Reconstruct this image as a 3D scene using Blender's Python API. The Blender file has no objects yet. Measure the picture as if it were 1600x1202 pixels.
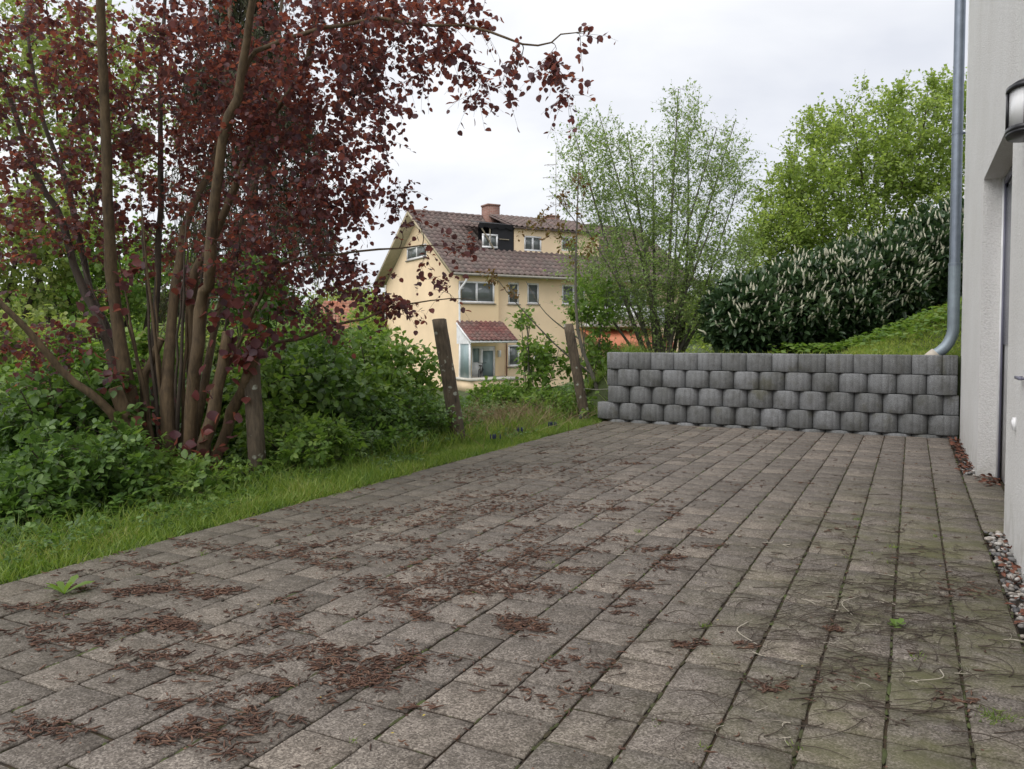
import bpy, math, random
import numpy as np
from math import radians, sin, cos, tan, pi
from mathutils import Vector

random.seed(7)
RS = np.random.RandomState(11)
scene = bpy.context.scene
COL = scene.collection

# ------------------------------------------------------------------ camera
H = 1.05
FPX = 1230.0
PITCH = radians(2.2)
cam = bpy.data.cameras.new('camera')
cam.sensor_width = 36.0
cam.lens = FPX / 1600 * 36
cam.shift_y = -26 / 1600
cam.clip_start = 0.02
cam.clip_end = 2000
camo = bpy.data.objects.new('camera', cam)
COL.objects.link(camo)
camo.location = (0, 0, H)
camo.rotation_euler = (pi / 2 - PITCH, 0, 0)
scene.camera = camo

# ------------------------------------------------------------------ sky, sun, exposure
SUN_EL, SUN_AZ = radians(55), radians(-130)      # azimuth from +Y towards +X
world = bpy.data.worlds.new('World')
scene.world = world
world.use_nodes = True
wn, wl = world.node_tree.nodes, world.node_tree.links
wn.clear()
out = wn.new('ShaderNodeOutputWorld')
bg = wn.new('ShaderNodeBackground')
bg.inputs['Strength'].default_value = 0.1
sky = wn.new('ShaderNodeTexSky')
sky.sky_type = 'NISHITA'
sky.sun_disc = False
sky.sun_elevation = SUN_EL
sky.sun_rotation = SUN_AZ
tc = wn.new('ShaderNodeTexCoord')
mp = wn.new('ShaderNodeMapping')
mp.inputs['Scale'].default_value = (1.0, 1.0, 2.6)
mp.inputs['Location'].default_value = (0.35, 0.1, 0.2)
no = wn.new('ShaderNodeTexNoise')
no.inputs['Scale'].default_value = 2.1
no.inputs['Detail'].default_value = 7
no.inputs['Roughness'].default_value = 0.5
no.inputs['Distortion'].default_value = 0.3
rp = wn.new('ShaderNodeValToRGB')
rp.color_ramp.elements[0].position = 0.34
rp.color_ramp.elements[0].color = (0.735, 0.755, 0.815, 1)
rp.color_ramp.elements[1].position = 0.62
rp.color_ramp.elements[1].color = (0.98, 0.985, 1.0, 1)
sc_ = wn.new('ShaderNodeVectorMath')
sc_.operation = 'SCALE'
sc_.inputs['Scale'].default_value = 6.3
mx = wn.new('ShaderNodeMix')
mx.data_type = 'RGBA'
mx.inputs['Factor'].default_value = 0.93
wl.new(tc.outputs['Generated'], mp.inputs['Vector'])
wl.new(mp.outputs['Vector'], no.inputs['Vector'])
wl.new(no.outputs['Fac'], rp.inputs['Fac'])
wl.new(rp.outputs['Color'], sc_.inputs[0])
wl.new(sky.outputs['Color'], mx.inputs['A'])
wl.new(sc_.outputs['Vector'], mx.inputs['B'])
wl.new(mx.outputs['Result'], bg.inputs['Color'])
wl.new(bg.outputs['Background'], out.inputs['Surface'])

sun = bpy.data.lights.new('sun', 'SUN')
sun.energy = 1.5
sun.angle = radians(70)
sun.color = (1.0, 0.965, 0.92)
suno = bpy.data.objects.new('sun', sun)
COL.objects.link(suno)
sd = Vector((sin(SUN_AZ) * cos(SUN_EL), cos(SUN_AZ) * cos(SUN_EL), sin(SUN_EL)))
suno.rotation_euler = sd.to_track_quat('Z', 'Y').to_euler()

scene.view_settings.view_transform = 'Standard'
scene.view_settings.look = 'None'
scene.view_settings.gamma = 1
scene.view_settings.use_curve_mapping = False
scene.view_settings.exposure = 0.82
scene.render.engine = 'CYCLES'
scene.cycles.max_bounces = 6
scene.cycles.transparent_max_bounces = 6

# ------------------------------------------------------------------ frames
TH = math.atan2(625, FPX)
CT, ST = cos(TH), sin(TH)

def AB(a, b, z=0.0):
    """paving frame (a to the right across the bays, b away along the joints) -> world"""
    return np.array([a * CT + b * ST, b * CT - a * ST, z])

def toAB(x, y):
    return x * CT - y * ST, x * ST + y * CT

def P(px, py, Y):
    """point seen at photo pixel px,py at distance Y"""
    xc = (px - 800) / FPX
    yc = (601 - py - 26) / FPX
    dy = cos(PITCH) + yc * sin(PITCH)
    dz = -sin(PITCH) + yc * cos(PITCH)
    t = Y / dy
    return np.array([xc * t, Y, H + dz * t])

def sstep(e0, e1, x):
    t = np.clip((x - e0) / (e1 - e0), 0, 1)
    return t * t * (3 - 2 * t)

WALL_B = 9.33          # front of the retaining wall
FACE_A = 0.457         # face of the white house

def terrain(x, y):
    x = np.asarray(x, float); y = np.asarray(y, float)
    a, b = toAB(x, y)
    d = np.maximum(0, -4.25 - a)
    left = -1.35 * sstep(0, 6.5, d) - 0.02
    left = left + 0.05 * np.sin(a * 2.3 + b) * sstep(-3.6, -5, a)
    # bank behind the wall
    bank = 0.84 + 0.42 * np.maximum(0, a + 0.9) * sstep(9.5, 11.8, b) + 0.10 * np.maximum(0, b - 12) * sstep(-4, 0, a)
    bank = np.minimum(bank, 3.2)
    m = sstep(-3.55, -3.30, a) * sstep(9.46, 9.52, b)
    # further back the bank dies out to the left
    edge = -3.4 + 0.35 * np.maximum(0, b - 9.6)
    m2 = sstep(edge - 1.2, edge + 0.1, a)
    m = np.where(b > 9.9, m2, m)
    m = np.where((b > 9.46) & (b <= 9.9), sstep(-3.55, -3.30, a), m) * sstep(9.46, 9.52, b)
    h = left * (1 - m) + bank * m
    pav = (a > -3.50) & (b < 9.46) & (a < 9)
    h = np.where(pav, -0.06, h)
    far = sstep(60, 160, np.hypot(x, y))
    return h + far * 3.0

def gz(x, y):
    return float(terrain(x, y))

# ------------------------------------------------------------------ mesh helpers
class MB:
    def __init__(s):
        s.v = []; s.f = []; s.n = 0
    def add(s, V, F):
        V = np.asarray(V, float).reshape(-1, 3)
        F = np.asarray(F, int)
        s.v.append(V); s.f.append(F + s.n); s.n += len(V)
        return s
    def box(s, x0, x1, y0, y1, z0, z1, M=None):
        V = np.array([[x, y, z] for z in (z0, z1) for y in (y0, y1) for x in (x0, x1)], float)
        if M is not None: V = V @ M[0].T + M[1]
        return s.add(V, [[0, 2, 3, 1], [4, 5, 7, 6], [0, 1, 5, 4], [2, 6, 7, 3], [0, 4, 6, 2], [1, 3, 7, 5]])
    def quad(s, a, b, c, d):
        return s.add([a, b, c, d], [[0, 1, 2, 3]])
    def mesh(s, name, mat, smooth=False):
        V = np.concatenate(s.v); me = bpy.data.meshes.new(name)
        me.vertices.add(len(V)); me.vertices.foreach_set('co', V.ravel())
        tot = np.concatenate([np.full(len(F), F.shape[1]) for F in s.f])
        idx = np.concatenate([F.ravel() for F in s.f])
        me.loops.add(len(idx)); me.loops.foreach_set('vertex_index', idx.astype(np.int32))
        me.polygons.add(len(tot))
        st = np.concatenate([[0], np.cumsum(tot)[:-1]])
        me.polygons.foreach_set('loop_start', st.astype(np.int32))
        if smooth:
            me.polygons.foreach_set('use_smooth', np.ones(len(tot), bool))
        me.update(calc_edges=True)
        me.validate()
        if mat: me.materials.append(mat)
        return me
    def obj(s, name, mat, parent=None, smooth=False, **kw):
        return link(name, s.mesh(name, mat, smooth), parent, **kw)

def link(name, data, parent=None, loc=None, rotz=None, label=None, cat=None, group=None, kind=None):
    o = bpy.data.objects.new(name, data)
    COL.objects.link(o)
    if parent is not None: o.parent = parent
    if loc is not None: o.location = loc
    if rotz is not None: o.rotation_euler = (0, 0, rotz)
    if label: o['label'] = label
    if cat: o['category'] = cat
    if group: o['group'] = group
    if kind: o['kind'] = kind
    return o

def thing(name, label, cat, loc=(0, 0, 0), rotz=0, group=None):
    return link(name, None, None, loc, rotz, label, cat, group)

def nrm(v):
    return v / np.maximum(np.linalg.norm(v, axis=-1, keepdims=True), 1e-9)

def tubes(mb, Pn, R, sides=5, cap=False, wob=0.0):
    """Pn (n,m,3) polylines, R (n,m) radii, all joined into mb"""
    Pn = np.asarray(Pn, float); R = np.asarray(R, float)
    if Pn.ndim == 2: Pn = Pn[None]; R = R[None]
    n, m, _ = Pn.shape
    T = np.gradient(Pn, axis=1); T = nrm(T)
    mt = nrm(T.mean(axis=1))
    ref = np.where(np.abs(mt[:, 2:3]) > 0.8, np.array([[1., 0, 0]]), np.array([[0, 0, 1.]]))
    A = nrm(np.cross(T, ref[:, None, :])); B = np.cross(T, A)
    an = np.arange(sides) / sides * 2 * pi
    r = R[:, :, None, None]
    if wob: r = r * (1 + wob * RS.uniform(-1, 1, (n, m, sides, 1)))
    V = Pn[:, :, None, :] + r * (A[:, :, None, :] * np.cos(an)[None, None, :, None] + B[:, :, None, :] * np.sin(an)[None, None, :, None])
    i = np.arange(n)[:, None, None] * m * sides; j = np.arange(m - 1)[None, :, None] * sides; k = np.arange(sides)[None, None, :]
    k2 = (k + 1) % sides
    F = np.stack([i + j + k, i + j + k2, i + j + sides + k2, i + j + sides + k], -1).reshape(-1, 4)
    mb.add(V.reshape(-1, 3), F)
    if cap and sides >= 3:
        for q in range(n):
            base = mb.n - n * m * sides + q * m * sides
            mb.f.append(np.array([[base + (m - 1) * sides + t for t in range(sides)]]))
            mb.f.append(np.array([[base + t for t in range(sides)][::-1]]))

def smooth_line(pts, n=14):
    """Catmull-Rom resample"""
    p = np.asarray(pts, float)
    p = np.vstack([2 * p[0] - p[1], p, 2 * p[-1] - p[-2]])
    seg = len(p) - 3
    u = np.linspace(0, seg - 1e-6, n)
    o = []
    for t in u:
        i = int(t); f = t - i
        a, b, c, d = p[i], p[i + 1], p[i + 2], p[i + 3]
        o.append(0.5 * ((2 * b) + (-a + c) * f + (2 * a - 5 * b + 4 * c - d) * f * f + (-a + 3 * b - 3 * c + d) * f ** 3))
    return np.array(o)

# leaf templates: length 1 along y, normal z
L_OV = (np.array([[0, 0, 0], [.26, .22, .07], [.36, .5, .07], [.22, .8, .03], [0, 1.05, -.10], [-.22, .8, .03], [-.36, .5, .07], [-.26, .22, .07], [0, .5, -.02]]),
        np.array([[0, 1, 8], [1, 2, 8], [2, 3, 8], [3, 4, 8], [4, 5, 8], [5, 6, 8], [6, 7, 8], [7, 0, 8]]))
L_RD = (np.array([[0, 0, 0], [.36, .12, .06], [.5, .45, .08], [.36, .8, .02], [0, 1.1, -.12], [-.36, .8, .02], [-.5, .45, .08], [-.36, .12, .06], [0, .5, -.03]]), L_OV[1])
L_D = (np.array([[0, 0, 0], [.28, .45, .06], [0, 1, -.05], [-.28, .45, .06]]), np.array([[0, 1, 2], [0, 2, 3]]))
L_N = (np.array([[0, 0, 0], [.13, .45, .03], [0, 1, -.05], [-.13, .45, .03]]), np.array([[0, 1, 2], [0, 2, 3]]))
L_LA = (np.array([[0, 0, 0], [.19, .35, .05], [.17, .72, .03], [0, 1, -.12], [-.17, .72, .03], [-.19, .35, .05], [0, .5, -.03]]),
        np.array([[0, 1, 6], [1, 2, 6], [2, 3, 6], [3, 4, 6], [4, 5, 6], [5, 0, 6]]))
# three-leaflet bramble / ground elder leaf
def trif():
    V = []; F = []
    for k, (ang, s, ox, oy) in enumerate(((0, .62, 0, .38), (1.15, .5, .06, .34), (-1.15, .5, -.06, .34))):
        v = L_LA[0].copy() * s * np.array([1.45, 1, 1])
        c, q = cos(ang), sin(ang)
        w = np.stack([v[:, 0] * c + v[:, 1] * q + ox, -v[:, 0] * q + v[:, 1] * c + oy, v[:, 2] - .05 * k], 1)
        F.append(L_LA[1] + 7 * k); V.append(w)
    return np.concatenate(V), np.concatenate(F)
L_TR = trif()

def leaves(mb, tm, pos, d, up, size, wid=None):
    V, F = tm
    d = nrm(d); side = nrm(np.cross(d, up)); n2 = np.cross(side, d)
    s = np.asarray(size)[:, None, None]
    w = s if wid is None else s * np.asarray(wid)[:, None, None]
    X = pos[:, None, :] + w * V[None, :, 0:1] * side[:, None, :] + s * V[None, :, 1:2] * d[:, None, :] + s * V[None, :, 2:3] * n2[:, None, :]
    n = len(pos)
    FF = (F[None] + (np.arange(n) * len(V))[:, None, None]).reshape(-1, F.shape[1])
    mb.add(X.reshape(-1, 3), FF)

def blob(rng, blobs):
    o = []
    for c, r, n in blobs:
        c = np.asarray(c, float); r = np.asarray(r, float) * np.ones(3)
        v = nrm(rng.normal(size=(n, 3))) * (rng.uniform(0, 1, (n, 1)) ** (1 / 2.4))
        o.append(c + v * r)
    return np.concatenate(o)

def grow(rng, stems, att, br, lf, tm, sub=3, sublen=.25, nleaf=7, lsize=(.05, .08), r_lo=.0025, r_k=.007,
         up_bias=.25, droop=.3, bias=.4, sides=4, leafstem=True, outw=0.0, wid=None):
    """stems: list of (pts (m,3), radii (m,)). Branches go to br, leaves to lf. Returns leaf positions."""
    N = sum(len(p) for p, _ in stems); cap = N + len(att) * 6
    pos = np.zeros((cap, 3)); rad = np.zeros(cap); dr = np.zeros((cap, 3))
    n = 0
    for p, r in stems:
        m = len(p); pos[n:n + m] = p; rad[n:n + m] = r; dr[n:n + m] = nrm(np.gradient(p, axis=0)); n += m
    d0 = np.array([np.min(np.linalg.norm(pos[:n] - q, axis=1)) for q in att])
    PL = []; RL = []
    for q in att[np.argsort(d0)]:
        dv = q - pos[:n]
        cost = np.linalg.norm(dv, axis=1) + bias * np.maximum(0, pos[:n, 2] - q[2] + .15)
        i = int(np.argmin(cost)); s = pos[i]; L = np.linalg.norm(q - s)
        if L < .02: continue
        st = nrm(dr[i] * .6 + nrm(q - s) + np.array([0, 0, up_bias]))
        t = np.linspace(0, 1, 7)[:, None]
        c1 = s + st * L * .4; c2 = q - nrm(q - s + np.array([0, 0, -droop * L])) * L * .3
        c = (1 - t) ** 3 * s + 3 * (1 - t) ** 2 * t * c1 + 3 * (1 - t) * t * t * c2 + t ** 3 * q
        c[1:-1] += rng.normal(size=(5, 3)) * L * .025
        r0 = min(rad[i] * .7, r_lo + r_k * L)
        rr = np.linspace(r0, r_lo * .5, 7)
        PL.append(c); RL.append(rr)
        pos[n:n + 6] = c[1:]; rad[n:n + 6] = rr[1:]; dr[n:n + 6] = nrm(np.diff(c, axis=0)); n += 6
    PL = np.array(PL); RL = np.array(RL)
    tubes(br, PL, RL, sides)
    # sub twigs
    nb = len(PL)
    k = rng.randint(2, 7, (nb, sub)); bi = np.repeat(np.arange(nb), sub)
    s = PL[bi, k.ravel()]; t0 = nrm(PL[bi, k.ravel()] - PL[bi, k.ravel() - 1])
    dd = nrm(t0 * .7 + nrm(rng.normal(size=s.shape)) * .8 + np.array([0, 0, up_bias * .5]))
    Ls = sublen * rng.uniform(.5, 1.25, len(s))[:, None]
    t = np.linspace(0, 1, 4)
    SP = s[:, None, :] + dd[:, None, :] * (t[None, :, None] * Ls[:, None, :]) + np.array([0, 0, -1.]) * (droop * (t ** 2)[None, :, None] * Ls[:, None, :])
    tubes(br, SP, np.linspace(r_lo * .55, r_lo * .25, 4)[None] * np.ones((len(s), 1)), 3)
    # leaves
    f = (np.arange(nleaf) + .6) / nleaf
    u = np.clip(f[None, :] + rng.uniform(-.08, .08, (len(s), nleaf)), 0, 1) * 3
    i0 = np.minimum(u.astype(int), 2); fr = (u - i0)[..., None]
    ar = np.arange(len(s))[:, None]
    lp = SP[ar, i0] * (1 - fr) + SP[ar, i0 + 1] * fr
    td = nrm(SP[ar, i0 + 1] - SP[ar, i0])
    lp = lp.reshape(-1, 3); td = td.reshape(-1, 3)
    rd = nrm(rng.normal(size=lp.shape))
    ld = nrm(td * .45 + rd * .9 + np.array([0, 0, -droop * .8]))
    upv = nrm(rng.normal(size=lp.shape) * .55 + np.array([0, 0, 1.]))
    sz = rng.uniform(lsize[0], lsize[1], len(lp)) * np.where(rng.uniform(size=len(lp)) < .25, .6, 1)
    lp = lp + ld * (sz * .2)[:, None]
    if outw:
        pass
    leaves(lf, tm, lp, ld, upv, sz, None if wid is None else np.full(len(lp), wid))
    return lp, PL

# ------------------------------------------------------------------ materials
def mat(name):
    m = bpy.data.materials.new(name); m.use_nodes = True
    nt = m.node_tree; nt.nodes.clear()
    o = nt.nodes.new('ShaderNodeOutputMaterial')
    return m, nt, o

class NT:
    def __init__(s, name):
        s.m, s.t, s.o = mat(name); s.N = s.t.nodes; s.L = s.t.links
    def n(s, typ, **kw):
        x = s.N.new('ShaderNode' + typ)
        for k, v in kw.items():
            if k in x.inputs.keys(): s.set(x.inputs[k], v)
            else: setattr(x, k, v)
        return x
    def set(s, inp, v):
        if hasattr(v, 'is_linked') or isinstance(v, bpy.types.NodeSocket): s.L.new(v, inp)
        else: inp.default_value = v
    def pos(s): return s.n('NewGeometry').outputs['Position']
    def objc(s): return s.n('TexCoord').outputs['Object']
    def noise(s, vec, scale, detail=4, rough=.55, dist=0):
        x = s.n('TexNoise'); s.L.new(vec, x.inputs['Vector'])
        x.inputs['Scale'].default_value = scale; x.inputs['Detail'].default_value = detail
        x.inputs['Roughness'].default_value = rough; x.inputs['Distortion'].default_value = dist
        return x.outputs['Fac']
    def vor(s, vec, scale, out='Distance', feature='F1', rnd=1):
        x = s.n('TexVoronoi'); x.feature = feature; s.L.new(vec, x.inputs['Vector'])
        x.inputs['Scale'].default_value = scale; x.inputs['Randomness'].default_value = rnd
        return x.outputs[out]
    def ramp(s, fac, stops):
        x = s.n('ValToRGB'); s.L.new(fac, x.inputs['Fac']); e = x.color_ramp.elements
        while len(e) < len(stops): e.new(0.5)
        for i, (p, c) in enumerate(stops):
            e[i].position = p; e[i].color = (c, c, c, 1) if isinstance(c, (int, float)) else (*c, 1)
        return x.outputs['Color']
    def mix(s, fac, a, b, mode='MIX'):
        x = s.n('Mix'); x.data_type = 'RGBA'; x.blend_type = mode
        s.set(x.inputs['Factor'], fac)
        for nm, v in (('A', a), ('B', b)):
            i = [q for q in x.inputs if q.name == nm and q.type == 'RGBA'][0]
            if isinstance(v, tuple): i.default_value = (*v, 1)
            else: s.L.new(v, i)
        return [q for q in x.outputs if q.type == 'RGBA'][0]
    def math(s, op, a, b=0.0, c=None):
        x = s.n('Math'); x.operation = op; s.set(x.inputs[0], a); s.set(x.inputs[1], b)
        if c is not None: s.set(x.inputs[2], c)
        return x.outputs[0]
    def bsdf(s, col, rough=.8, bump=None, bs=.3, bd=.01, spec=.5, metal=0, trans=None, tw=.35, **kw):
        b = s.n('BsdfPrincipled')
        if isinstance(col, tuple): b.inputs['Base Color'].default_value = (*col, 1)
        else: s.L.new(col, b.inputs['Base Color'])
        s.set(b.inputs['Roughness'], rough); b.inputs['Specular IOR Level'].default_value = spec
        b.inputs['Metallic'].default_value = metal
        for k, v in kw.items(): s.set(b.inputs[k.replace('_', ' ')], v)
        if bump is not None:
            x = s.n('Bump'); x.inputs['Strength'].default_value = bs; x.inputs['Distance'].default_value = bd
            s.L.new(bump, x.inputs['Height']); s.L.new(x.outputs['Normal'], b.inputs['Normal'])
        o = b.outputs[0]
        if trans is not None:
            t = s.n('BsdfTranslucent')
            if isinstance(trans, tuple): t.inputs['Color'].default_value = (*trans, 1)
            else: s.L.new(trans, t.inputs['Color'])
            q = s.n('MixShader'); q.inputs[0].default_value = tw
            s.L.new(b.outputs[0], q.inputs[1]); s.L.new(t.outputs[0], q.inputs[2]); o = q.outputs[0]
        s.L.new(o, s.o.inputs['Surface'])
        return s.m

def leafmat(name, stops, rough=.45, tw=.4, tmul=1.6, scale=1.2, spec=.4):
    s = NT(name)
    g = s.n('NewGeometry')
    r = g.outputs['Random Per Island']
    nz = s.noise(g.outputs['Position'], scale, 2)
    f = s.math('ADD', s.math('MULTIPLY', r, .65), s.math('MULTIPLY', s.math('SUBTRACT', nz, .3), .75))
    c = s.ramp(f, stops)
    t = s.mix(1.0, c, (tmul, tmul, tmul * .6), 'MULTIPLY')
    return s.bsdf(c, rough, spec=spec, trans=t, tw=tw)

M = {}
M['purple'] = leafmat('purple_leaf', [(0, (.048, .026, .038)), (.35, (.090, .034, .044)), (.65, (.145, .042, .044)), (1, (.22, .070, .048))], .42, .5, 2.4, spec=.45)
M['willow'] = leafmat('willow_leaf', [(0, (.14, .21, .07)), (.5, (.23, .33, .11)), (1, (.37, .46, .19))], .5, .4)
M['hazel'] = leafmat('hazel_leaf', [(0, (.15, .22, .05)), (.5, (.25, .34, .085)), (1, (.42, .50, .17))], .5, .5)
M['laurel'] = leafmat('laurel_leaf', [(0, (.022, .050, .022)), (.5, (.048, .092, .038)), (1, (.11, .17, .08))], .36, .2, spec=.6)
M['under'] = leafmat('bramble_leaf', [(0, (.032, .070, .018)), (.4, (.072, .140, .030)), (.8, (.135, .225, .048)), (1, (.22, .30, .075))], .42, .35)
M['fresh'] = leafmat('fresh_leaf', [(0, (.07, .14, .025)), (.5, (.14, .235, .045)), (1, (.26, .35, .09))], .5, .42)
M['pale'] = leafmat('pale_leaf', [(0, (.14, .19, .06)), (.5, (.22, .28, .09)), (1, (.36, .38, .14))], .55, .5)
M['bronze'] = leafmat('bronze_leaf', [(0, (.09, .04, .015)), (.5, (.16, .09, .03)), (1, (.14, .17, .04))], .5, .4)
M['conifer'] = leafmat('conifer_needles', [(0, (.03, .045, .018)), (.5, (.06, .07, .03)), (1, (.13, .11, .05))], .6, .2)
M['grass'] = leafmat('grass_blade', [(0, (.07, .14, .022)), (.4, (.15, .235, .04)), (.7, (.24, .31, .07)), (.88, (.31, .31, .12)), (1, (.38, .31, .17))], .5, .4, scale=2.5)
M['dry'] = leafmat('dry_stalk', [(0, (.16, .11, .06)), (1, (.34, .26, .16))], .8, .1)

def bark(name, c0, c1, lichen=0.0, sc=14):
    s = NT(name); p = s.pos()
    mp_ = s.n('Mapping'); s.L.new(p, mp_.inputs['Vector']); mp_.inputs['Scale'].default_value = (1, 1, .22)
    f = s.noise(mp_.outputs[0], sc * 3, 5, .6); g = s.noise(p, sc * .35, 3)
    c = s.ramp(s.math('ADD', s.math('MULTIPLY', f, .6), s.math('MULTIPLY', g, .4)), [(.33, c0), (.68, c1)])
    if lichen:
        l = s.ramp(s.math('ADD', s.vor(p, 13, 'Distance'), s.math('MULTIPLY', s.noise(p, 40, 3), .35)), [(.0, 1.0), (.40, 1.0), (.47, 0.0)])
        l2 = s.ramp(s.noise(p, 7, 3, .7), [(.46, 0.0), (.54, 1.0)])
        c = s.mix(s.math('MULTIPLY', s.math('MULTIPLY', l, l2), lichen), c, (.36, .38, .32))
    return s.bsdf(c, .85, f, .6, .012)
M['bark'] = bark('hazel_bark', (.040, .026, .014), (.155, .105, .055))
M['bark_dark'] = bark('dark_bark', (.026, .019, .014), (.085, .062, .042))
M['bark_grey'] = bark('grey_bark', (.06, .055, .045), (.19, .175, .14))
M['post'] = bark('weathered_post_wood', (.035, .027, .018), (.15, .115, .078), .9, 16)
s = NT('cut_wood'); M['cut'] = s.bsdf(s.ramp(s.noise(s.pos(), 60), [(.3, (.2, .12, .06)), (.7, (.36, .24, .13))]), .8)

# paving
s = NT('concrete_paver'); p = s.pos()
fine = s.noise(p, 330, 3, .7); grain = s.vor(p, 260, 'Color'); mid = s.noise(p, 16, 4, .6); big = s.noise(p, .9, 3)
oi = s.n('ObjectInfo').outputs['Random']; isl = s.n('NewGeometry').outputs['Random Per Island']
gv = s.n('SeparateXYZ'); s.L.new(s.vor(p, 210, 'Color'), gv.inputs[0])
base = s.ramp(s.math('ADD', s.math('MULTIPLY', gv.outputs[0], .6), s.math('MULTIPLY', s.noise(p, 300, 2, .8), .4)), [(.20, (.080, .069, .061)), (.42, (.150, .132, .116)), (.62, (.212, .189, .168)), (.82, (.33, .30, .265))])
tone = s.math('FRACT', s.math('ADD', oi, isl))
base = s.mix(1.0, base, s.ramp(tone, [(0, (.74, .72, .70)), (.3, (.90, .88, .87)), (.7, (1.0, .975, .95)), (1, (1.2, 1.15, 1.09))]), 'MULTIPLY')
base = s.mix(s.ramp(mid, [(.44, .0), (.72, .6)]), base, (.062, .052, .041))
base = s.mix(s.ramp(s.noise(p, 45, 4, .7), [(.52, .0), (.72, .45)]), base, (.075, .06, .045))
sx = s.n('SeparateXYZ'); s.L.new(p, sx.inputs[0])
aa = s.math('SUBTRACT', s.math('MULTIPLY', sx.outputs[0], CT), s.math('MULTIPLY', sx.outputs[1], ST))
bb = s.math('ADD', s.math('MULTIPLY', sx.outputs[0], ST), s.math('MULTIPLY', sx.outputs[1], CT))
rightm = s.n('MapRange'); s.L.new(aa, rightm.inputs[0]); rightm.inputs[1].default_value = -.95; rightm.inputs[2].default_value = .1
farm = s.n('MapRange'); s.L.new(bb, farm.inputs[0]); farm.inputs[1].default_value = 7.2; farm.inputs[2].default_value = 4.4
alg = s.math('MULTIPLY', s.math('MULTIPLY', rightm.outputs[0], farm.outputs[0]), s.ramp(s.noise(p, 3.2, 5, .65), [(.40, .0), (.60, .75)]))
base = s.mix(alg, base, (.105, .105, .045))
leftm = s.n('MapRange'); s.L.new(aa, leftm.inputs[0]); leftm.inputs[1].default_value = -1.8; leftm.inputs[2].default_value = -3.3
base = s.mix(s.math('MULTIPLY', leftm.outputs[0], .42), base, (.062, .058, .036))
jd = s.n('MapRange'); s.L.new(sx.outputs[2], jd.inputs[0]); jd.inputs[1].default_value = -.0035; jd.inputs[2].default_value = -.0075
base = s.mix(jd.outputs[0], base, s.ramp(s.noise(p, 14, 4, .7), [(.40, (.022, .016, .011)), (.55, (.04, .026, .016)), (.68, (.05, .065, .02))]))
hgt = s.math('ADD', s.math('MULTIPLY', fine, .6), s.math('MULTIPLY', s.noise(p, 90, 3), .4))
M['paver'] = s.bsdf(base, .88, hgt, .55, .004, spec=.3)

s = NT('joint_moss_and_grit'); p = s.pos()
c = s.ramp(s.noise(p, 14, 4, .7), [(.38, (.028, .020, .013)), (.50, (.055, .034, .018)), (.60, (.05, .065, .018)), (.72, (.09, .12, .025))])
M['joint'] = s.bsdf(c, .95, s.noise(p, 220), .8, .006)

s = NT('wall_block_concrete'); p = s.pos()
oi = s.n('ObjectInfo').outputs['Random']
base = s.ramp(s.noise(p, 170, 3, .8), [(.3, (.080, .083, .085)), (.5, (.19, .195, .20)), (.7, (.36, .365, .37))])
base = s.mix(1.0, base, s.ramp(oi, [(0, (.78, .78, .76)), (1, (1.15, 1.15, 1.16))]), 'MULTIPLY')
base = s.mix(s.ramp(s.noise(p, 5, 4, .65), [(.48, 0.), (.7, .55)]), base, (.06, .058, .045))
mpz = s.n('Mapping'); s.L.new(p, mpz.inputs[0]); mpz.inputs['Scale'].default_value = (1, 1, .12)
base = s.mix(s.ramp(s.noise(mpz.outputs[0], 26, 3, .6), [(.56, 0.), (.75, .18)]), base, (.07, .07, .07))
gm = s.ramp(s.noise(p, 2.6, 4, .7), [(.55, 0.), (.66, .5)])
base = s.mix(gm, base, (.085, .08, .04))
M['block'] = s.bsdf(base, .9, s.noise(p, 190, 3, .7), .7, .006, spec=.3)

s = NT('dark_soil'); M['soil'] = s.bsdf(s.ramp(s.noise(s.pos(), 30, 4), [(.3, (.018, .014, .01)), (.7, (.05, .038, .025))]), .95)
s = NT('green_ground'); p = s.pos()
c = s.ramp(s.noise(p, 3.5, 6, .7), [(.3, (.03, .03, .014)), (.5, (.045, .065, .018)), (.7, (.09, .13, .03))])
M['ground'] = s.bsdf(c, .95, s.noise(p, 40, 4), .8, .03)

s = NT('white_stucco'); p = s.pos()
mpz = s.n('Mapping'); s.L.new(p, mpz.inputs[0]); mpz.inputs['Scale'].default_value = (1, 1, .1)
c = s.ramp(s.noise(p, 1.3, 5, .6), [(.3, (.76, .745, .725)), (.7, (.83, .82, .81))])
c = s.mix(s.ramp(s.noise(mpz.outputs[0], 2.5, 3), [(.55, 0.), (.8, .25)]), c, (.62, .60, .56))
sx = s.n('SeparateXYZ'); s.L.new(p, sx.inputs[0])
low = s.n('MapRange'); s.L.new(sx.outputs[2], low.inputs[0]); low.inputs[1].default_value = .35; low.inputs[2].default_value = 0
c = s.mix(s.math('MULTIPLY', low.outputs[0], s.ramp(s.noise(p, 9, 4), [(.4, .1), (.7, .6)])), c, (.42, .40, .34))
c = s.mix(s.ramp(s.noise(p, 75, 3, .7), [(.36, .35), (.5, .0)]), c, (.50, .49, .47))
M['stucco'] = s.bsdf(c, .9, s.noise(p, 70, 4, .7), 1.0, .012, spec=.25)

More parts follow.
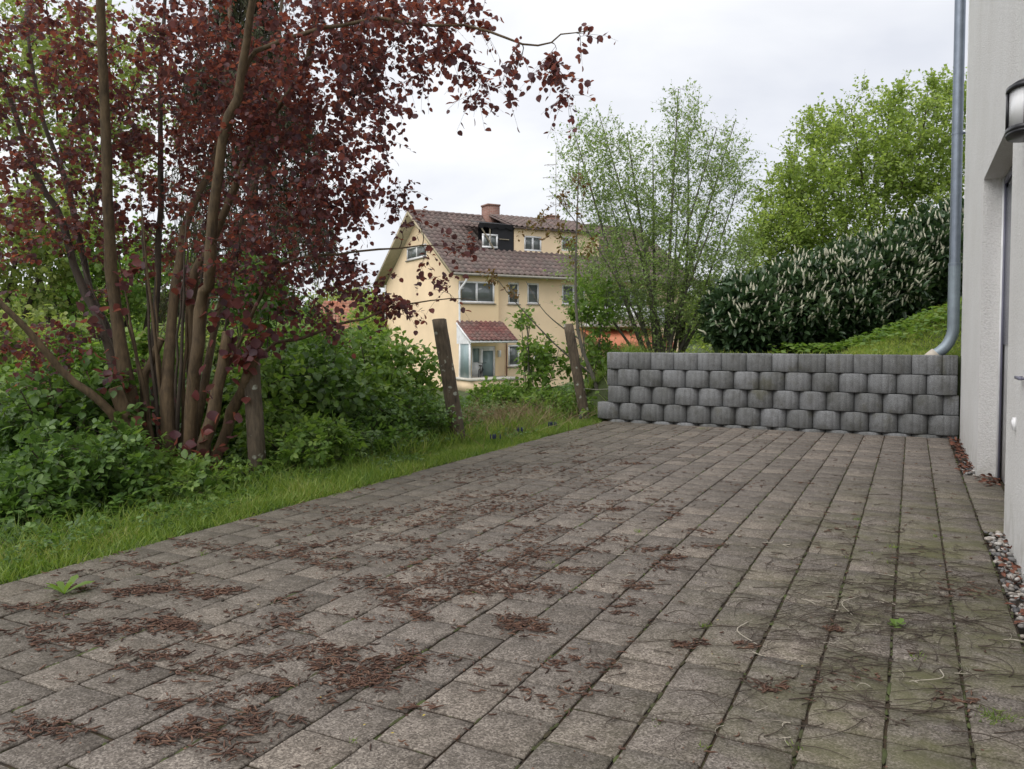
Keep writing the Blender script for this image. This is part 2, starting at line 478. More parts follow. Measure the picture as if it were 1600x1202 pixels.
def plain(name, col, rough=.5, metal=0, spec=.5, var=.12, sc=6):
    s = NT(name); f = s.noise(s.pos(), sc, 4)
    c = s.ramp(f, [(.3, tuple(x * (1 - var) for x in col)), (.7, tuple(min(1, x * (1 + var)) for x in col))])
    return s.bsdf(c, rough, metal=metal, spec=spec)
M['zinc'] = plain('zinc_pipe', (.24, .275, .33), .45, .7, sc=12)
M['zinc_pale'] = plain('pale_pipe_sleeve', (.27, .32, .36), .5, .5, sc=12)
M['clay'] = plain('pale_collar', (.5, .45, .38), .8)
M['black'] = plain('black_metal', (.016, .016, .02), .38)
M['white'] = plain('white_plastic', (.85, .85, .86), .4)
M['grey'] = plain('grey_frame', (.17, .17, .23), .4)
M['opal'] = plain('opal_glass', (.78, .78, .79), .25)
M['membrane'] = plain('black_membrane', (.010, .010, .013), .75, var=.4)
M['batten'] = plain('raw_batten', (.30, .26, .19), .8)
M['yellow'] = plain('yellow_render', (.90, .70, .47), .9, var=.08, sc=.7)
M['yellow_bay'] = plain('yellow_render_bay', (.89, .69, .43), .9, var=.04, sc=.8)
M['soffit'] = plain('soffit_boards', (.42, .36, .24), .8)
M['brownpipe'] = plain('brown_pipe', (.22, .12, .08), .6)
M['orange'] = plain('orange_awning', (.52, .19, .10), .7)
M['cream'] = plain('cream_render', (.6, .57, .5), .9)
M['twig'] = plain('twig', (.065, .048, .036), .85, var=.4, sc=30)
M['pale_twig'] = plain('pale_twig', (.42, .38, .31), .8)
M['flower'] = plain('cream_raceme', (.54, .53, .40), .8, var=.2, sc=20)
M['blueflower'] = plain('blue_flower', (.022, .028, .07), .8)
M['yellowbit'] = plain('yellow_leaf', (.42, .32, .05), .7)
M['redleaf'] = plain('brown_fallen_leaf', (.14, .05, .028), .8, var=.45, sc=40)
s = NT('window_glass'); M['glass'] = s.bsdf(s.ramp(s.noise(s.pos(), .9, 2), [(.3, (.08, .09, .09)), (.7, (.19, .21, .205))]), .12, spec=.7)
s = NT('milky_glass'); M['milky'] = s.bsdf((.25, .33, .34), .3, spec=.5)
s = NT('catkin'); g = s.n('NewGeometry').outputs['Random Per Island']
M['catkin'] = s.bsdf(s.ramp(g, [(0, (.048, .026, .018)), (.5, (.098, .048, .032)), (1, (.18, .10, .064))]), .85, s.noise(s.pos(), 500), .8, .003)
s = NT('pebble'); oi = s.n('ObjectInfo').outputs['Random']
c = s.ramp(oi, [(0, (.10, .10, .105)), (.4, (.24, .23, .22)), (.7, (.36, .31, .26)), (1, (.52, .50, .47))])
M['pebble'] = s.bsdf(s.mix(s.ramp(s.noise(s.pos(), 70, 3), [(.4, 0.), (.7, .5)]), c, (.12, .11, .10)), .6)

def tilemat(name, c0, c1, c2):
    s = NT(name); p = s.pos(); g = s.n('NewGeometry').outputs['Random Per Island']
    c = s.ramp(g, [(0, c0), (.5, c1), (1, c2)])
    c = s.mix(s.ramp(s.noise(p, 1.1, 5, .7), [(.42, 0.), (.68, .7)]), c, (.17, .15, .13))
    return s.bsdf(c, .85, s.noise(p, 30), .4, .02)
M['tile'] = tilemat('brown_roof_tile', (.125, .092, .085), (.155, .11, .10), (.20, .14, .125))
M['tile_red'] = tilemat('red_porch_tile', (.14, .055, .05), (.20, .08, .07), (.26, .12, .10))
M['tile_orange'] = tilemat('orange_roof_tile', (.34, .12, .07), (.42, .16, .09), (.46, .21, .13))
s = NT('chimney_brick'); bt = s.n('TexBrick'); s.L.new(s.objc(), bt.inputs['Vector'])
mpb = s.n('Mapping'); s.L.new(s.objc(), mpb.inputs[0]); mpb.inputs['Rotation'].default_value = (pi / 2, 0, 0)
s.L.new(mpb.outputs[0], bt.inputs['Vector'])
bt.inputs['Scale'].default_value = 1.0; bt.inputs['Brick Width'].default_value = .25; bt.inputs['Row Height'].default_value = .085
bt.inputs['Mortar Size'].default_value = .010; bt.inputs['Color1'].default_value = (.21, .10, .075, 1)
bt.inputs['Color2'].default_value = (.26, .135, .105, 1); bt.inputs['Mortar'].default_value = (.26, .20, .17, 1)
M['brick'] = s.bsdf(bt.outputs['Color'], .9)

# ------------------------------------------------------------------ ground
def axis(segs):
    o = []
    for a, b, st in segs:
        o += list(np.arange(a, b, st))
    return np.array(o + [segs[-1][1]])
ga = axis([(-260, -60, 20), (-60, -12, 2.0), (-12, -4, .25), (-4, -3, .05), (-3, 2, .15), (2, 12, .8), (12, 60, 6), (60, 260, 25)])
gb = axis([(-60, -4, 8), (-4, 9.3, .3), (9.3, 9.6, .03), (9.6, 14, .2), (14, 40, 1.2), (40, 100, 6), (100, 420, 20)])
GA, GB = np.meshgrid(ga, gb)
X = GA * CT + GB * ST; Y = GB * CT - GA * ST
Z = terrain(X, Y)
mb = MB(); nA = len(ga); nB = len(gb)
ii = (np.arange(nB - 1)[:, None] * nA + np.arange(nA - 1)[None]).ravel()
mb.add(np.stack([X.ravel(), Y.ravel(), Z.ravel()], 1), np.stack([ii, ii + 1, ii + 1 + nA, ii + nA], 1))
mb.obj('ground', M['ground'], smooth=True, kind='structure', label='green earth verge and bank around the paved yard')

# ------------------------------------------------------------------ paving
J = .0024
pv = MB()
bed = MB()
bed.quad(AB(-3.46, -2, -.009), AB(.36, -2, -.009), AB(.36, 9.38, -.009), AB(-3.46, 9.38, -.009))
paving = bed.obj('paving', M['joint'], kind='structure', label='yard paved with square grey concrete pavers and mossy joints')

def paver_mesh(w, l, seed=0):
    hw, hl = w / 2 - J * .95, l / 2 - J * 1.05; r = random.Random(seed * 7 + 1)
    ring = [(-hw, -hl), (-hw * .3, -hl), (hw * .4, -hl), (hw, -hl), (hw, -hl * .35), (hw, hl * .3), (hw, hl), (hw * .35, hl), (-hw * .4, hl), (-hw, hl), (-hw, hl * .4), (-hw, -hl * .3)]
    jit = [(r.uniform(0, .0028) + (.0035 if r.random() < .12 else 0)) for _ in ring]
    V = []
    for z, i in ((-.05, 0), (-.0042, 0), (0, .0034)):
        for (x, y), j in zip(ring, jit):
            k = 1 - (i + j) / hw; V.append([x * k, y * k, z - (j * .4 if z == 0 else 0) * 0])
    n = len(ring)
    F = [[q + k, q + (k + 1) % n, q + n + (k + 1) % n, q + n + k] for q in (0, n) for k in range(n)]
    return np.array(V), np.array(F), np.array([[2 * n + k for k in range(n)]])
PVt = {}
pavs = []
rp_ = random.Random(3)
for k in range(19):
    a1 = .355 - .2 * k
    off = rp_.choice([0, .33, .5, .66, .2]) * .2
    b = -1.2 + off
    end = 9.37
    while b < end - .03:
        l = min(.2, end - b)
        pavs.append((a1 - .1, b + l / 2, .2, l))
        b += .2
# threshold strip in front of the door recess
for cc in range(1):
    b = 4.95
    while b < 6.9:
        l = min(.2, 6.91 - b)
        pavs.append((.355 + .115, b + l / 2, .226, l)); b += .2
def vis(a, b):
    w = AB(a, b)
    if w[1] < .8: return -1
    px = 800 + FPX * w[0] / w[1]; py = 528 + FPX * H / w[1]
    if px < -60 or px > 1660 or py > 1270: return -1
    return 1 / w[1] ** 2
pavs.sort(key=lambda q: -vis(q[0], q[1]))
rest = MB(); cnt = 0
for a, b, w, l in pavs:
    key = (round(w, 3), round(l, 2))
    sd_ = rp_.randrange(8); V, F, FT = paver_mesh(w, l, sd_); key = key + (sd_,)
    dz = rp_.uniform(-.0022, .0022); rz = rp_.uniform(-.007, .007)
    tx, ty = rp_.uniform(-.009, .009), rp_.uniform(-.009, .009)
    if vis(a, b) > 0 and cnt < 300:
        if key not in PVt:
            m_ = MB().add(V, F); m_.f.append(FT); PVt[key] = m_.mesh('paver', M['paver'])
        o = link('paver', PVt[key], paving)
        o.location = AB(a, b, dz); o.rotation_euler = (tx, ty, -TH + rz)
        cnt += 1
    else:
        c, q = cos(-TH + rz), sin(-TH + rz)
        z = V[:, 2] + V[:, 0] * ty + V[:, 1] * tx
        W = np.stack([V[:, 0] * c - V[:, 1] * q, V[:, 0] * q + V[:, 1] * c, z], 1) + AB(a, b, dz)
        rest.add(W, F); rest.f.append(FT + rest.n - len(W))
rest.obj('distant_pavers', M['paver'], paving, kind='stuff')
bed2 = MB(); bed2.quad(AB(.36, 4.95, -.02), AB(.62, 4.95, -.02), AB(.62, 6.91, -.02), AB(.36, 6.91, -.02))
bed2.obj('threshold_bed', M['joint'], paving)
# moss cushions and grass tufts in the joints
mo = MB(); rng = np.random.RandomState(5)
n = 2600
kk = rng.randint(0, 19, n); b = 1.2 + rng.uniform(0, 1, n) ** 1.3 * 7.5
a = .355 - .2 * kk + rng.normal(size=n) * .002
keep = (np.sin(b * 2.1 + kk * 1.7) + np.sin(b * 5 + kk * 3.1) + rng.normal(size=n) * .6 + (a > -1.4) * .5) > .75
a, b = a[keep], b[keep]
for i in range(len(a)):
    r = rng.uniform(.0025, .0075); ln = rng.uniform(.005, .03)
    c = AB(a[i], b[i], -.003); u = AB(0, 1) * ln; v = AB(1, 0) * r
    top = c + np.array([0, 0, .0045 + r * .3])
    mo.add([c - u, c + v - u * .4, c + v + u * .5, c + u, c - v + u * .4, c - v - u * .5, top], [[0, 1, 6], [1, 2, 6], [2, 3, 6], [3, 4, 6], [4, 5, 6], [5, 0, 6]])
s = NT('moss'); M['moss'] = s.bsdf(s.ramp(s.noise(s.pos(), 6, 3), [(.35, (.045, .034, .018)), (.5, (.055, .065, .022)), (.7, (.095, .125, .03))]), .95)
mo.obj('joint_moss', M['moss'], paving, kind='stuff')

def blades(mb, pos, h, rng, w=.004, lean=.35):
    n = len(pos)
    d = nrm(np.concatenate([rng.normal(size=(n, 2)) * lean, np.ones((n, 1))], 1))
    sdv = nrm(np.cross(d, nrm(rng.normal(size=(n, 3)))))
    bend = np.concatenate([rng.normal(size=(n, 2)) * .35, -np.abs(rng.normal(size=(n, 1))) * .12], 1)
    h = h[:, None]; w = np.asarray(w) * np.ones((n, 1))
    m = pos + d * h * .55 + bend * h * .18
    t = pos + d * h + bend * h * .65
    V = np.stack([pos - sdv * w, pos + sdv * w, m - sdv * w * .8, m + sdv * w * .8, t], 1)
    F = np.array([[0, 1, 3], [0, 3, 2], [2, 3, 4]])
    mb.add(V.reshape(-1, 3), (F[None] + (np.arange(n) * 5)[:, None, None]).reshape(-1, 3))

def tuft(a, b, n, hh, r):
    c = AB(a, b, -.004)
    pos = c + np.concatenate([rng.normal(size=(n, 2)) * r, np.zeros((n, 1))], 1)
    blades(jt, pos, rng.uniform(.5, 1, n) * hh, rng, .0013, .7)
jt = MB()
def ground_at(px, py):
    z = H * FPX / (py - 528); x = (px - 800) / FPX * z
    return toAB(x, z)
for px, py, n, hh, r in ((1105, 985, 26, .035, .009), (1400, 858, 30, .03, .014), (1365, 868, 20, .02, .012), (1398, 882, 24, .025, .014), (1470, 842, 24, .03, .012),
                         (1345, 815, 22, .03, .01), (1330, 875, 16, .022, .01), (1440, 1035, 20, .03, .01), (1000, 835, 20, .04, .012), (1570, 1130, 90, .03, .022), (1560, 1135, 50, .025, .018),
                         (860, 885, 14, .03, .01), (1100, 672, 20, .05, .04), (1085, 662, 20, .05, .04), (740, 930, 10, .02, .008), (1105, 1180, 14, .02, .008), (1033, 1140, 10, .02, .01), (545, 1170, 12, .02, .008), (1250, 1180, 14, .025, .01), (310, 870, 14, .03, .015)):
    a, b = ground_at(px, py); tuft(a, b, n, hh, r)
jt.obj('joint_grass', M['grass'], kind='stuff', label='small grass tufts sprouting between the concrete pavers', cat='grass')

# ------------------------------------------------------------------ retaining wall
BH = .2085; BW = .285
def block_mesh(w, bulge, name='block'):
    xs = []
    hw = w / 2
    gr = {-.5: 1, 0.04: 1, .52: 1}
    for t in (-1, -.86, -.7, -.53, -.5, -.47, -.25, .01, .04, .07, .28, .49, .52, .55, .72, .86, 1):
        y = -bulge * (1 - abs(t) ** 2.6)
        if t in gr: y += .005
        xs.append((t * hw * .992, y))
    prof = xs + [(hw * .97, .06), (hw * .8, .2), (-hw * .8, .2), (-hw * .97, .06)]
    prof = np.array(prof); n = len(prof)
    V = []
    for z, sc in ((0, .965), (.010, .995), (BH - .014, .995), (BH - .004, .96)):
        q = prof.copy(); q[:, 0] *= sc; q[:, 1] += (1 - sc) * .22
        V += [[x, y, z] for x, y in q]
    mb = MB()
    V = np.array(V)
    F = [[l * n + k, l * n + (k + 1) % n, (l + 1) * n + (k + 1) % n, (l + 1) * n + k] for l in range(3) for k in range(n)]
    mb.add(V, F)
    mb.f.append(np.array([[3 * n + k for k in range(n)]])); mb.f.append(np.array([[k for k in range(n)][::-1]]))
    return mb.mesh(name, M['block'])
BM = {'f': block_mesh(BW, .072), 't': block_mesh(BW, .045), 'h': block_mesh(BW * .5, .02)}
rw = thing('retaining_wall', 'low grey retaining wall of stacked round-fronted concrete ring blocks at the end of the yard', 'wall', tuple(AB(0, WALL_B + .035)), -TH)
rb = random.Random(9)
def putblock(k, a, z, dy=0):
    o = link('block', BM[k], rw); o.location = (a, dy + rb.uniform(-.004, .004), z + rb.uniform(0, .002)); o.rotation_euler = (0, 0, rb.uniform(-.012, .012))
z0 = .032
for row in range(5):
    zz = z0 + (3 - row) * .2095 if row < 4 else z0 - .2095
    if row == 0: st = -3.42
    elif row == 1: st = -3.42 + BW / 2; putblock('h', -3.42 + BW / 4 + .004, zz)
    elif row == 2: st = -3.405
    elif row == 3: st = -3.42 - BW / 2 + .02
    else: st = -3.41
    x = st + BW / 2
    while x + BW / 2 < FACE_A - .0 :
        putblock('t' if row == 0 else 'f', x, zz); x += BW
    if FACE_A - (x - BW / 2) > .12:
        putblock('h', x - BW / 4, zz)
core = MB().box(-3.36, .43, .09, .17, 0, .86); core.obj('earth_core', M['soil'], rw)

# ------------------------------------------------------------------ white house at the right
wh = thing('white_house', 'white rendered house wall with a tall recessed door at the right edge', 'house', tuple(AB(FACE_A, 0)), -TH)
# local: x = into the house, y = b, z up.
D0, D1, DH, RD = 4.95, 6.91, 2.235, .14
B0, B1, HT = -2.0, 9.40, 6.5
w = MB()
def yz(y0, y1, z0, z1, x=0): w.quad([x, y1, z0], [x, y0, z0], [x, y0, z1], [x, y1, z1])
yz(D1, B1, -.1, DH); yz(B0, D0, -.1, DH); yz(B0, D0, DH, HT); yz(D0, D1, DH, HT); yz(D1, B1, DH, HT)
w.quad([0, D1, -.1], [0, D1, DH], [RD, D1, DH], [RD, D1, -.1])
w.quad([0, D0, -.1], [RD, D0, -.1], [RD, D0, DH], [0, D0, DH])
w.quad([0, D0, DH], [RD, D0, DH], [RD, D1, DH], [0, D1, DH])
w.quad([0, B1, -.1], [0, B1, HT], [8, B1, HT], [8, B1, -.1])
w.quad([0, B0, -.1], [8, B0, -.1], [8, B0, HT], [0, B0, HT])
w.quad([8, B0, -.1], [8, B1, -.1], [8, B1, HT], [8, B0, HT])
w.quad([0, B0, HT], [8, B0, HT], [8, B1, HT], [0, B1, HT])
w.obj('wall', M['stucco'], wh)
cb = MB().box(-.004, .004, B1 - .012, B1 + .004, .86, HT - .1); cb.obj('corner_bead', M['white'], wh)
dr = MB()
dr.box(RD + .01, RD + .06, D0, D1, 0, DH)
door = dr.obj('door', M['white'], wh)
fr = MB()
fr.box(RD - .012, RD + .0, D1 - .09, D1 - .045, 0, DH - .03); fr.box(RD - .012, RD + .0, D0 + .0, D1 - .045, DH - .06, DH - .015)
fr.obj('door_frame', M['grey'], wh)
fr = MB(); fr.box(RD - .02, RD + .009, D1 - .045, D1 - .002, 0, DH - .002); fr.obj('door_jamb', M['white'], wh)
pw = MB(); pw.box(RD - .004, RD + .009, D0 + .02, D1 - .1, 1.0, DH - .1); pw.obj('door_pane', M['glass'], wh)

# lamp
lb = 4.31; lz = 1.97
lamp = thing('wall_lamp', 'black half-round outdoor wall lamp with opal glass beside the door recess', 'lamp', tuple(AB(FACE_A, lb, lz)), -TH)
def dshape(r, l, n=14):
    return [(-r * sin(pi * k / n) ** .8 if 0 < k < n else 0, -l * cos(pi * k / n)) for k in range(n + 1)]
def dprism(mb, r, l, z0, z1, r2=None, l2=None):
    p = dshape(r, l); q = dshape(r2 or r, l2 or l); n = len(p)
    V = [[x, y, z0] for x, y in p] + [[x, y, z1] for x, y in q]
    mb.add(V, [[k, (k + 1) % n, n + (k + 1) % n, n + k] for k in range(n)])
    base = mb.n - 2 * n
    mb.f.append(np.array([[base + k for k in range(n)][::-1]])); mb.f.append(np.array([[base + n + k for k in range(n)]]))
c1 = MB(); dprism(c1, .086, .128, 0, .012, .092, .135); dprism(c1, .092, .135, .0125, .034); c1.obj('lamp_base', M['black'], lamp)
c2 = MB(); dprism(c2, .092, .135, .200, .220); dprism(c2, .092, .135, .2205, .238, .066, .11); c2.obj('lamp_cap', M['black'], lamp)
g = MB(); dprism(g, .080, .122, .0345, .1995); g.obj('lamp_glass', M['opal'], lamp, smooth=False)
rbm = MB()
def shell(k0, k1, r, l, t=.008, z0=.0341, z1=.1999):
    ks = np.linspace(k0, k1, 8); o_ = []
    for k in ks:
        th_ = pi * k / 14; o_.append((-r * max(sin(th_), 0) ** .8, -l * cos(th_)))
    V = []
    for (x, y) in o_: V += [[x, y, z0], [x, y, z1], [x * (1 - t / r), y * (1 - t / l), z1], [x * (1 - t / r), y * (1 - t / l), z0]]
    rbm.add(V, [[4 * i + j, 4 * i + 4 + j, 4 * i + 4 + (j + 1) % 4, 4 * i + (j + 1) % 4] for i in range(7) for j in range(4)] + [[0, 1, 2, 3], [31, 30, 29, 28]])
shell(0, 1.3, .0905, .1335); shell(6.3, 14, .0905, .1335)
rbm.box(-.006, 0, -.133, .133, .034, .200)
rbm.obj('lamp_bars', M['black'], lamp)
ft = thing('wall_socket', 'small white rounded box on the pale wall below the lamp', 'socket', tuple(AB(FACE_A, 4.52, .60)), -TH)
q = MB().box(-.014, 0, -.022, .022, .0, .06).box(-.018, -.0141, -.014, .014, .012, .048); q.obj('cover', M['white'], ft)
ft = thing('grab_rail', 'short dark metal bar on the pale wall at the frame edge', 'rail', tuple(AB(FACE_A, 4.27, .86)), -TH)
q = MB().box(-.03, -.018, -.12, .06, 0, .012).box(-.018, 0, -.09, -.08, 0, .012).box(-.018, 0, .03, .04, 0, .012); q.obj('bar', M['grey'], ft)

# downpipe
dp = thing('downpipe', 'grey zinc downpipe on the house corner ending in an elbow above the block wall', 'pipe', tuple(AB(.385, 9.56, .84)), -TH)
q = MB(); tubes(q, np.array([[0, 0, z] for z in (.86, 2, 3, 5.6)]), np.full(4, .052), 20); q.obj('pipe', M['zinc'], dp, smooth=True)
q = MB(); pl = [[0, 0, 1.0], [0, 0, .6], [0, 0, .33], [-.01, 0, .24], [-.05, -.005, .14], [-.11, -.01, .07], [-.17, -.012, .025]]
tubes(q, smooth_line(pl, 18), np.full(18, .058), 20); q.obj('elbow', M['zinc_pale'], dp, smooth=True)
q = MB(); tubes(q, np.array([[-.15, -.012, .05], [-.20, -.013, .0], [-.23, -.015, -.03]]), np.array([.062, .066, .066]), 18, cap=True); q.obj('collar', M['clay'], dp, smooth=True)
for zz in (2.35, .98):
    q = MB(); tubes(q, np.array([[0, 0, zz - .012], [0, 0, zz + .012]]), np.array([.0565, .0565]) + (.004 if zz < 1 else 0), 20)
    if zz > 1: q.box(.05, .14, -.006, .006, zz - .01, zz + .01)
    q.obj('pipe_clip', M['zinc'], dp, smooth=False)

# pebble strip
ps = MB(); ps.quad(AB(.357, -.5, -.034), AB(.457, -.5, -.034), AB(.457, 4.95, -.034), AB(.357, 4.95, -.034))
ps.quad(AB(.357, 6.91, -.034), AB(.457, 6.91, -.034), AB(.457, 9.3, -.034), AB(.357, 9.3, -.034))
strip = ps.obj('pebble_strip', M['soil'], kind='structure', label='strip of rounded pebbles between the paving and the house')
PM = []
for k in range(6):
    q = MB(); r = np.random.RandomState(k)
    n1, n2 = 5, 8; V = [[0, 0, -1]]
    for i in range(1, n1):
        ph = pi * i / n1
        for j in range(n2):
            an = 2 * pi * j / n2; V.append([sin(ph) * cos(an), sin(ph) * sin(an), -cos(ph)])
    V.append([0, 0, 1]); V = np.array(V) * r.uniform(.88, 1.08, (len(V), 1)) * np.array([1, r.uniform(.65, .85), r.uniform(.42, .6)])
    F = [[0, 1 + (j + 1) % n2, 1 + j, 1 + j] for j in range(n2)]
    q.add(V, [[1 + (i - 1) * n2 + j, 1 + (i - 1) * n2 + (j + 1) % n2, 1 + i * n2 + (j + 1) % n2, 1 + i * n2 + j] for i in range(1, n1 - 1) for j in range(n2)])
    q.f.append(np.array([[0, 1 + (j + 1) % n2, 1 + j] for j in range(n2)]))
    l = len(V) - 1
    q.f.append(np.array([[l, 1 + (n1 - 2) * n2 + j, 1 + (n1 - 2) * n2 + (j + 1) % n2] for j in range(n2)]))
    PM.append(q.mesh('pebble', M['pebble'], True))
rr = random.Random(21)
def pebbles(b0, b1, n, amax=.45):
    for i in range(n):
        b = rr.uniform(b0, b1); r = rr.uniform(.009, .023)
        o = link('pebble', rr.choice(PM), strip)
        o.location = AB(rr.uniform(.370, amax), b, rr.uniform(-.024, .004)); o.scale = (r, r, r)
        o.rotation_euler = (rr.uniform(-.4, .4), rr.uniform(-.4, .4), rr.uniform(0, 6.3))
pebbles(3.0, 4.93, 240)
pebbles(6.93, 7.7, 55)

# ------------------------------------------------------------------ yellow house
YC = P(716, 528, 36.0); YC[2] = -1.35
YR = math.atan2(.4925, .870)
lx = np.array([cos(YR), sin(YR)]); gx = np.array([-sin(YR), cos(YR)])
yh = thing('yellow_house', 'yellow rendered two-storey house with brown tiled roof beyond the bushes', 'house', tuple(YC), YR)
YL, YW = 13.6, 9.2
ZE, ZR = 5.42, 8.75      # wall top, ridge (local, ground = 0)
def onface(px, py, y=0.0):
    """local s and height on the long side plane at local depth y"""
    k = (px - 800) / FPX
    s_ = (k * (YC[1] + gx[1] * y) - YC[0] - gx[0] * y) / (lx[0] - k * lx[1])
    dep = YC[1] + lx[1] * s_ + gx[1] * y
    return s_, (P(px, py, dep)[2] - YC[2])
def ongable(px, py, s_=0.0):
    k = (px - 800) / FPX
    t = (k * (YC[1] + lx[1] * s_) - YC[0] - lx[0] * s_) / (gx[0] - k * gx[1])
    dep = YC[1] + lx[1] * s_ + gx[1] * t
    return t, (P(px, py, dep)[2] - YC[2])
def rect(x0, y0, x1, y1, y=0.0):
    a0, b0 = onface(x0, y1, y); a1, b1 = onface(x1, y0, y); return (a0, a1, b0, b1)
def holes_wall(mb, s0, s1, z0, z1, holes, y=0.0, dep=.1):
    xs = sorted(set([s0, s1] + [v for h in holes for v in h[:2]])); zs = sorted(set([z0, z1] + [v for h in holes for v in h[2:]]))
    xs = [v for v in xs if s0 <= v <= s1]; zs = [v for v in zs if z0 <= v <= z1]
    for i in range(len(xs) - 1):
        for j in range(len(zs) - 1):
            cx, cz = (xs[i] + xs[i + 1]) / 2, (zs[j] + zs[j + 1]) / 2
            if any(h[0] < cx < h[1] and h[2] < cz < h[3] for h in holes): continue
            mb.quad([xs[i], y, zs[j]], [xs[i + 1], y, zs[j]], [xs[i + 1], y, zs[j + 1]], [xs[i], y, zs[j + 1]])
    for h in holes:
        a, b, c, d = h
        mb.quad([a, y, c], [a, y, d], [a, y + dep, d], [a, y + dep, c]); mb.quad([b, y, c], [b, y + dep, c], [b, y + dep, d], [b, y, d])
        mb.quad([a, y, d], [b, y, d], [b, y + dep, d], [a, y + dep, d]); mb.quad([a, y, c], [a, y + dep, c], [b, y + dep, c], [b, y, c])
def window(parent, M0, a, b, c, d, n, dep=.06, sill=True, fw=.085, name='window', glass='glass'):
    """M0 maps local (x along, y out(-)/in(+), z) to the house frame"""
    f = MB(); w_ = (b - a)
    def bx(mb, *q): mb.box(*q, M=M0)
    bx(f, a, b, dep - .05, dep, c, c + fw); bx(f, a, b, dep - .05, dep, d - fw, d)
    bx(f, a, a + fw, dep - .05, dep, c + fw, d - fw); bx(f, b - fw, b, dep - .05, dep, c + fw, d - fw)
    cuts = [a + fw + (w_ - 2 * fw) * k / n for k in range(n + 1)]
    for k in range(1, n): bx(f, cuts[k] - fw * .6, cuts[k] + fw * .6, dep - .05, dep, c + fw, d - fw)
    fo = f.obj(name, M['white'], parent)
    for k in range(n):
        g = MB(); l = cuts[k] + (fw * .6 if k else 0); r = cuts[k + 1] - (fw * .6 if k < n - 1 else 0)
        bx(g, l, r, dep - .022, dep - .012, c + fw, d - fw); g.obj('pane', M[glass], fo)
    if sill:
        g = MB(); bx(g, a - .05, b + .05, -.07, dep - .052, c - .05, c - .004); g.obj('sill', M['soffit'] if sill == 2 else M['grey_sill'], fo)
    return fo
M['grey_sill'] = plain('grey_sill', (.30, .28, .24), .7)
I0 = (np.eye(3), np.zeros(3))
BAY = .32
w1 = rect(717, 441, 773, 473, -BAY)
dor = rect(737, 541, 774, 592, -BAY)
w2 = rect(794, 442, 811, 475); w3 = rect(824, 443, 842, 475); w4 = rect(878, 446, 914, 476)
w5 = rect(794, 539, 812, 573); w6 = rect(834, 539, 850, 572)
bal = rect(935, 452, 1010, 500)
bay_end = onface(779, 500, -BAY)[0]
mw = MB()
holes_wall(mw, bay_end, YL, 0, ZE, [w2, w3, w4, w5, w6, bal])
for yy in (YW,): mw.quad([0, yy, 0], [0, yy, ZE], [YL, yy, ZE], [YL, yy, 0])
# gables
gw = [ongable(636, 408), ongable(667, 380)]
t1, t0 = gw[0][0], gw[1][0]; gz0, gz1 = gw[0][1], gw[1][1]
sl = (ZR - .25 - ZE) / (YW / 2)
def roofz(t): return ZE + sl * min(t, YW - t)
def gab(x, hole):
    def poly(pts):
        mw.add([[x, t, z] for t, z in pts], [list(range(len(pts)))])
    if not hole:
        poly([(0, 0), (0, ZE), (YW / 2, roofz(YW / 2)), (YW, ZE), (YW, 0)]); return
    poly([(0, 0), (0, ZE), (t0, roofz(t0)), (t0, 0)])
    poly([(t0, 0), (t0, gz0), (t1, gz0), (t1, 0)])
    pts = [(t0, gz1), (t0, roofz(t0))] + ([(YW / 2, roofz(YW / 2))] if t0 < YW / 2 < t1 else []) + [(t1, roofz(t1)), (t1, gz1)]
    poly(pts)
    pts = [(t1, 0), (t1, roofz(t1))] + ([(YW / 2, roofz(YW / 2))] if t1 < YW / 2 else []) + [(YW, ZE), (YW, 0)]
    poly(pts)
    for a_, b_, c_, d_ in ((t0, gz0, t1, gz0), (t0, gz1, t1, gz1), (t0, gz0, t0, gz1), (t1, gz0, t1, gz1)):
        mw.quad([x, a_, b_], [x, c_, d_], [x + .1, c_, d_], [x + .1, a_, b_])
gab(0, True); gab(YL, False)
mw.obj('wall', M['yellow'], yh)
mbay = MB(); holes_wall(mbay, -.0, bay_end, 0, ZE - .02, [w1, dor], -BAY)
mbay.quad([bay_end, -BAY, 0], [bay_end, 0, 0], [bay_end, 0, ZE - .02], [bay_end, -BAY, ZE - .02])
mbay.quad([-.0, 0, 0], [-.0, -BAY, 0], [-.0, -BAY, ZE - .02], [-.0, 0, ZE - .02])
mbay.obj('bay_wall', M['yellow_bay'], yh)
IB = (np.eye(3), np.array([0, -BAY, 0.]))
window(yh, IB, *w1, 2)
for q, n in ((w2, 1), (w3, 1), (w4, 2), (w5, 1), (w6, 1), (bal, 3)): window(yh, I0, *q, n)
# gable window: rotate so that x runs along t
Rg = np.array([[0, 1., 0], [1., 0, 0], [0, 0, 1.]])
window(yh, (Rg, np.zeros(3)), t0, t1, gz0, gz1, 2)
# front door
f = MB(); a, b, c, d = dor; m_ = a + (b - a) * .36
y0, y1 = -BAY + .02, -BAY + .07
f.box(a, b, y0, y1, d - .1, d).box(a, a + .08, y0, y1, c, d - .1).box(b - .1, b, y0, y1, c, d - .1).box(m_ - .04, m_ + .14, y0, y1, c, d - .1)
do = f.obj('front_door', M['white'], yh)
g = MB().box(m_ + .14, b - .1, y0 + .02, y0 + .03, c, d - .22); g.obj('pane', M['milky'], do)
g = MB().box(a + .08, m_ - .04, y0 + .02, y0 + .03, c + .75, d - .1); g.obj('pane', M['milky'], do)
g = MB().box(a + .08, m_ - .04, y0 + .015, y0 + .03, c, c + .745); g.obj('panel', M['white'], do)
g = MB().box(m_ + .14, b - .1, y0 + .0, y0 + .03, d - .218, d - .102); g.obj('panel', M['white'], do)
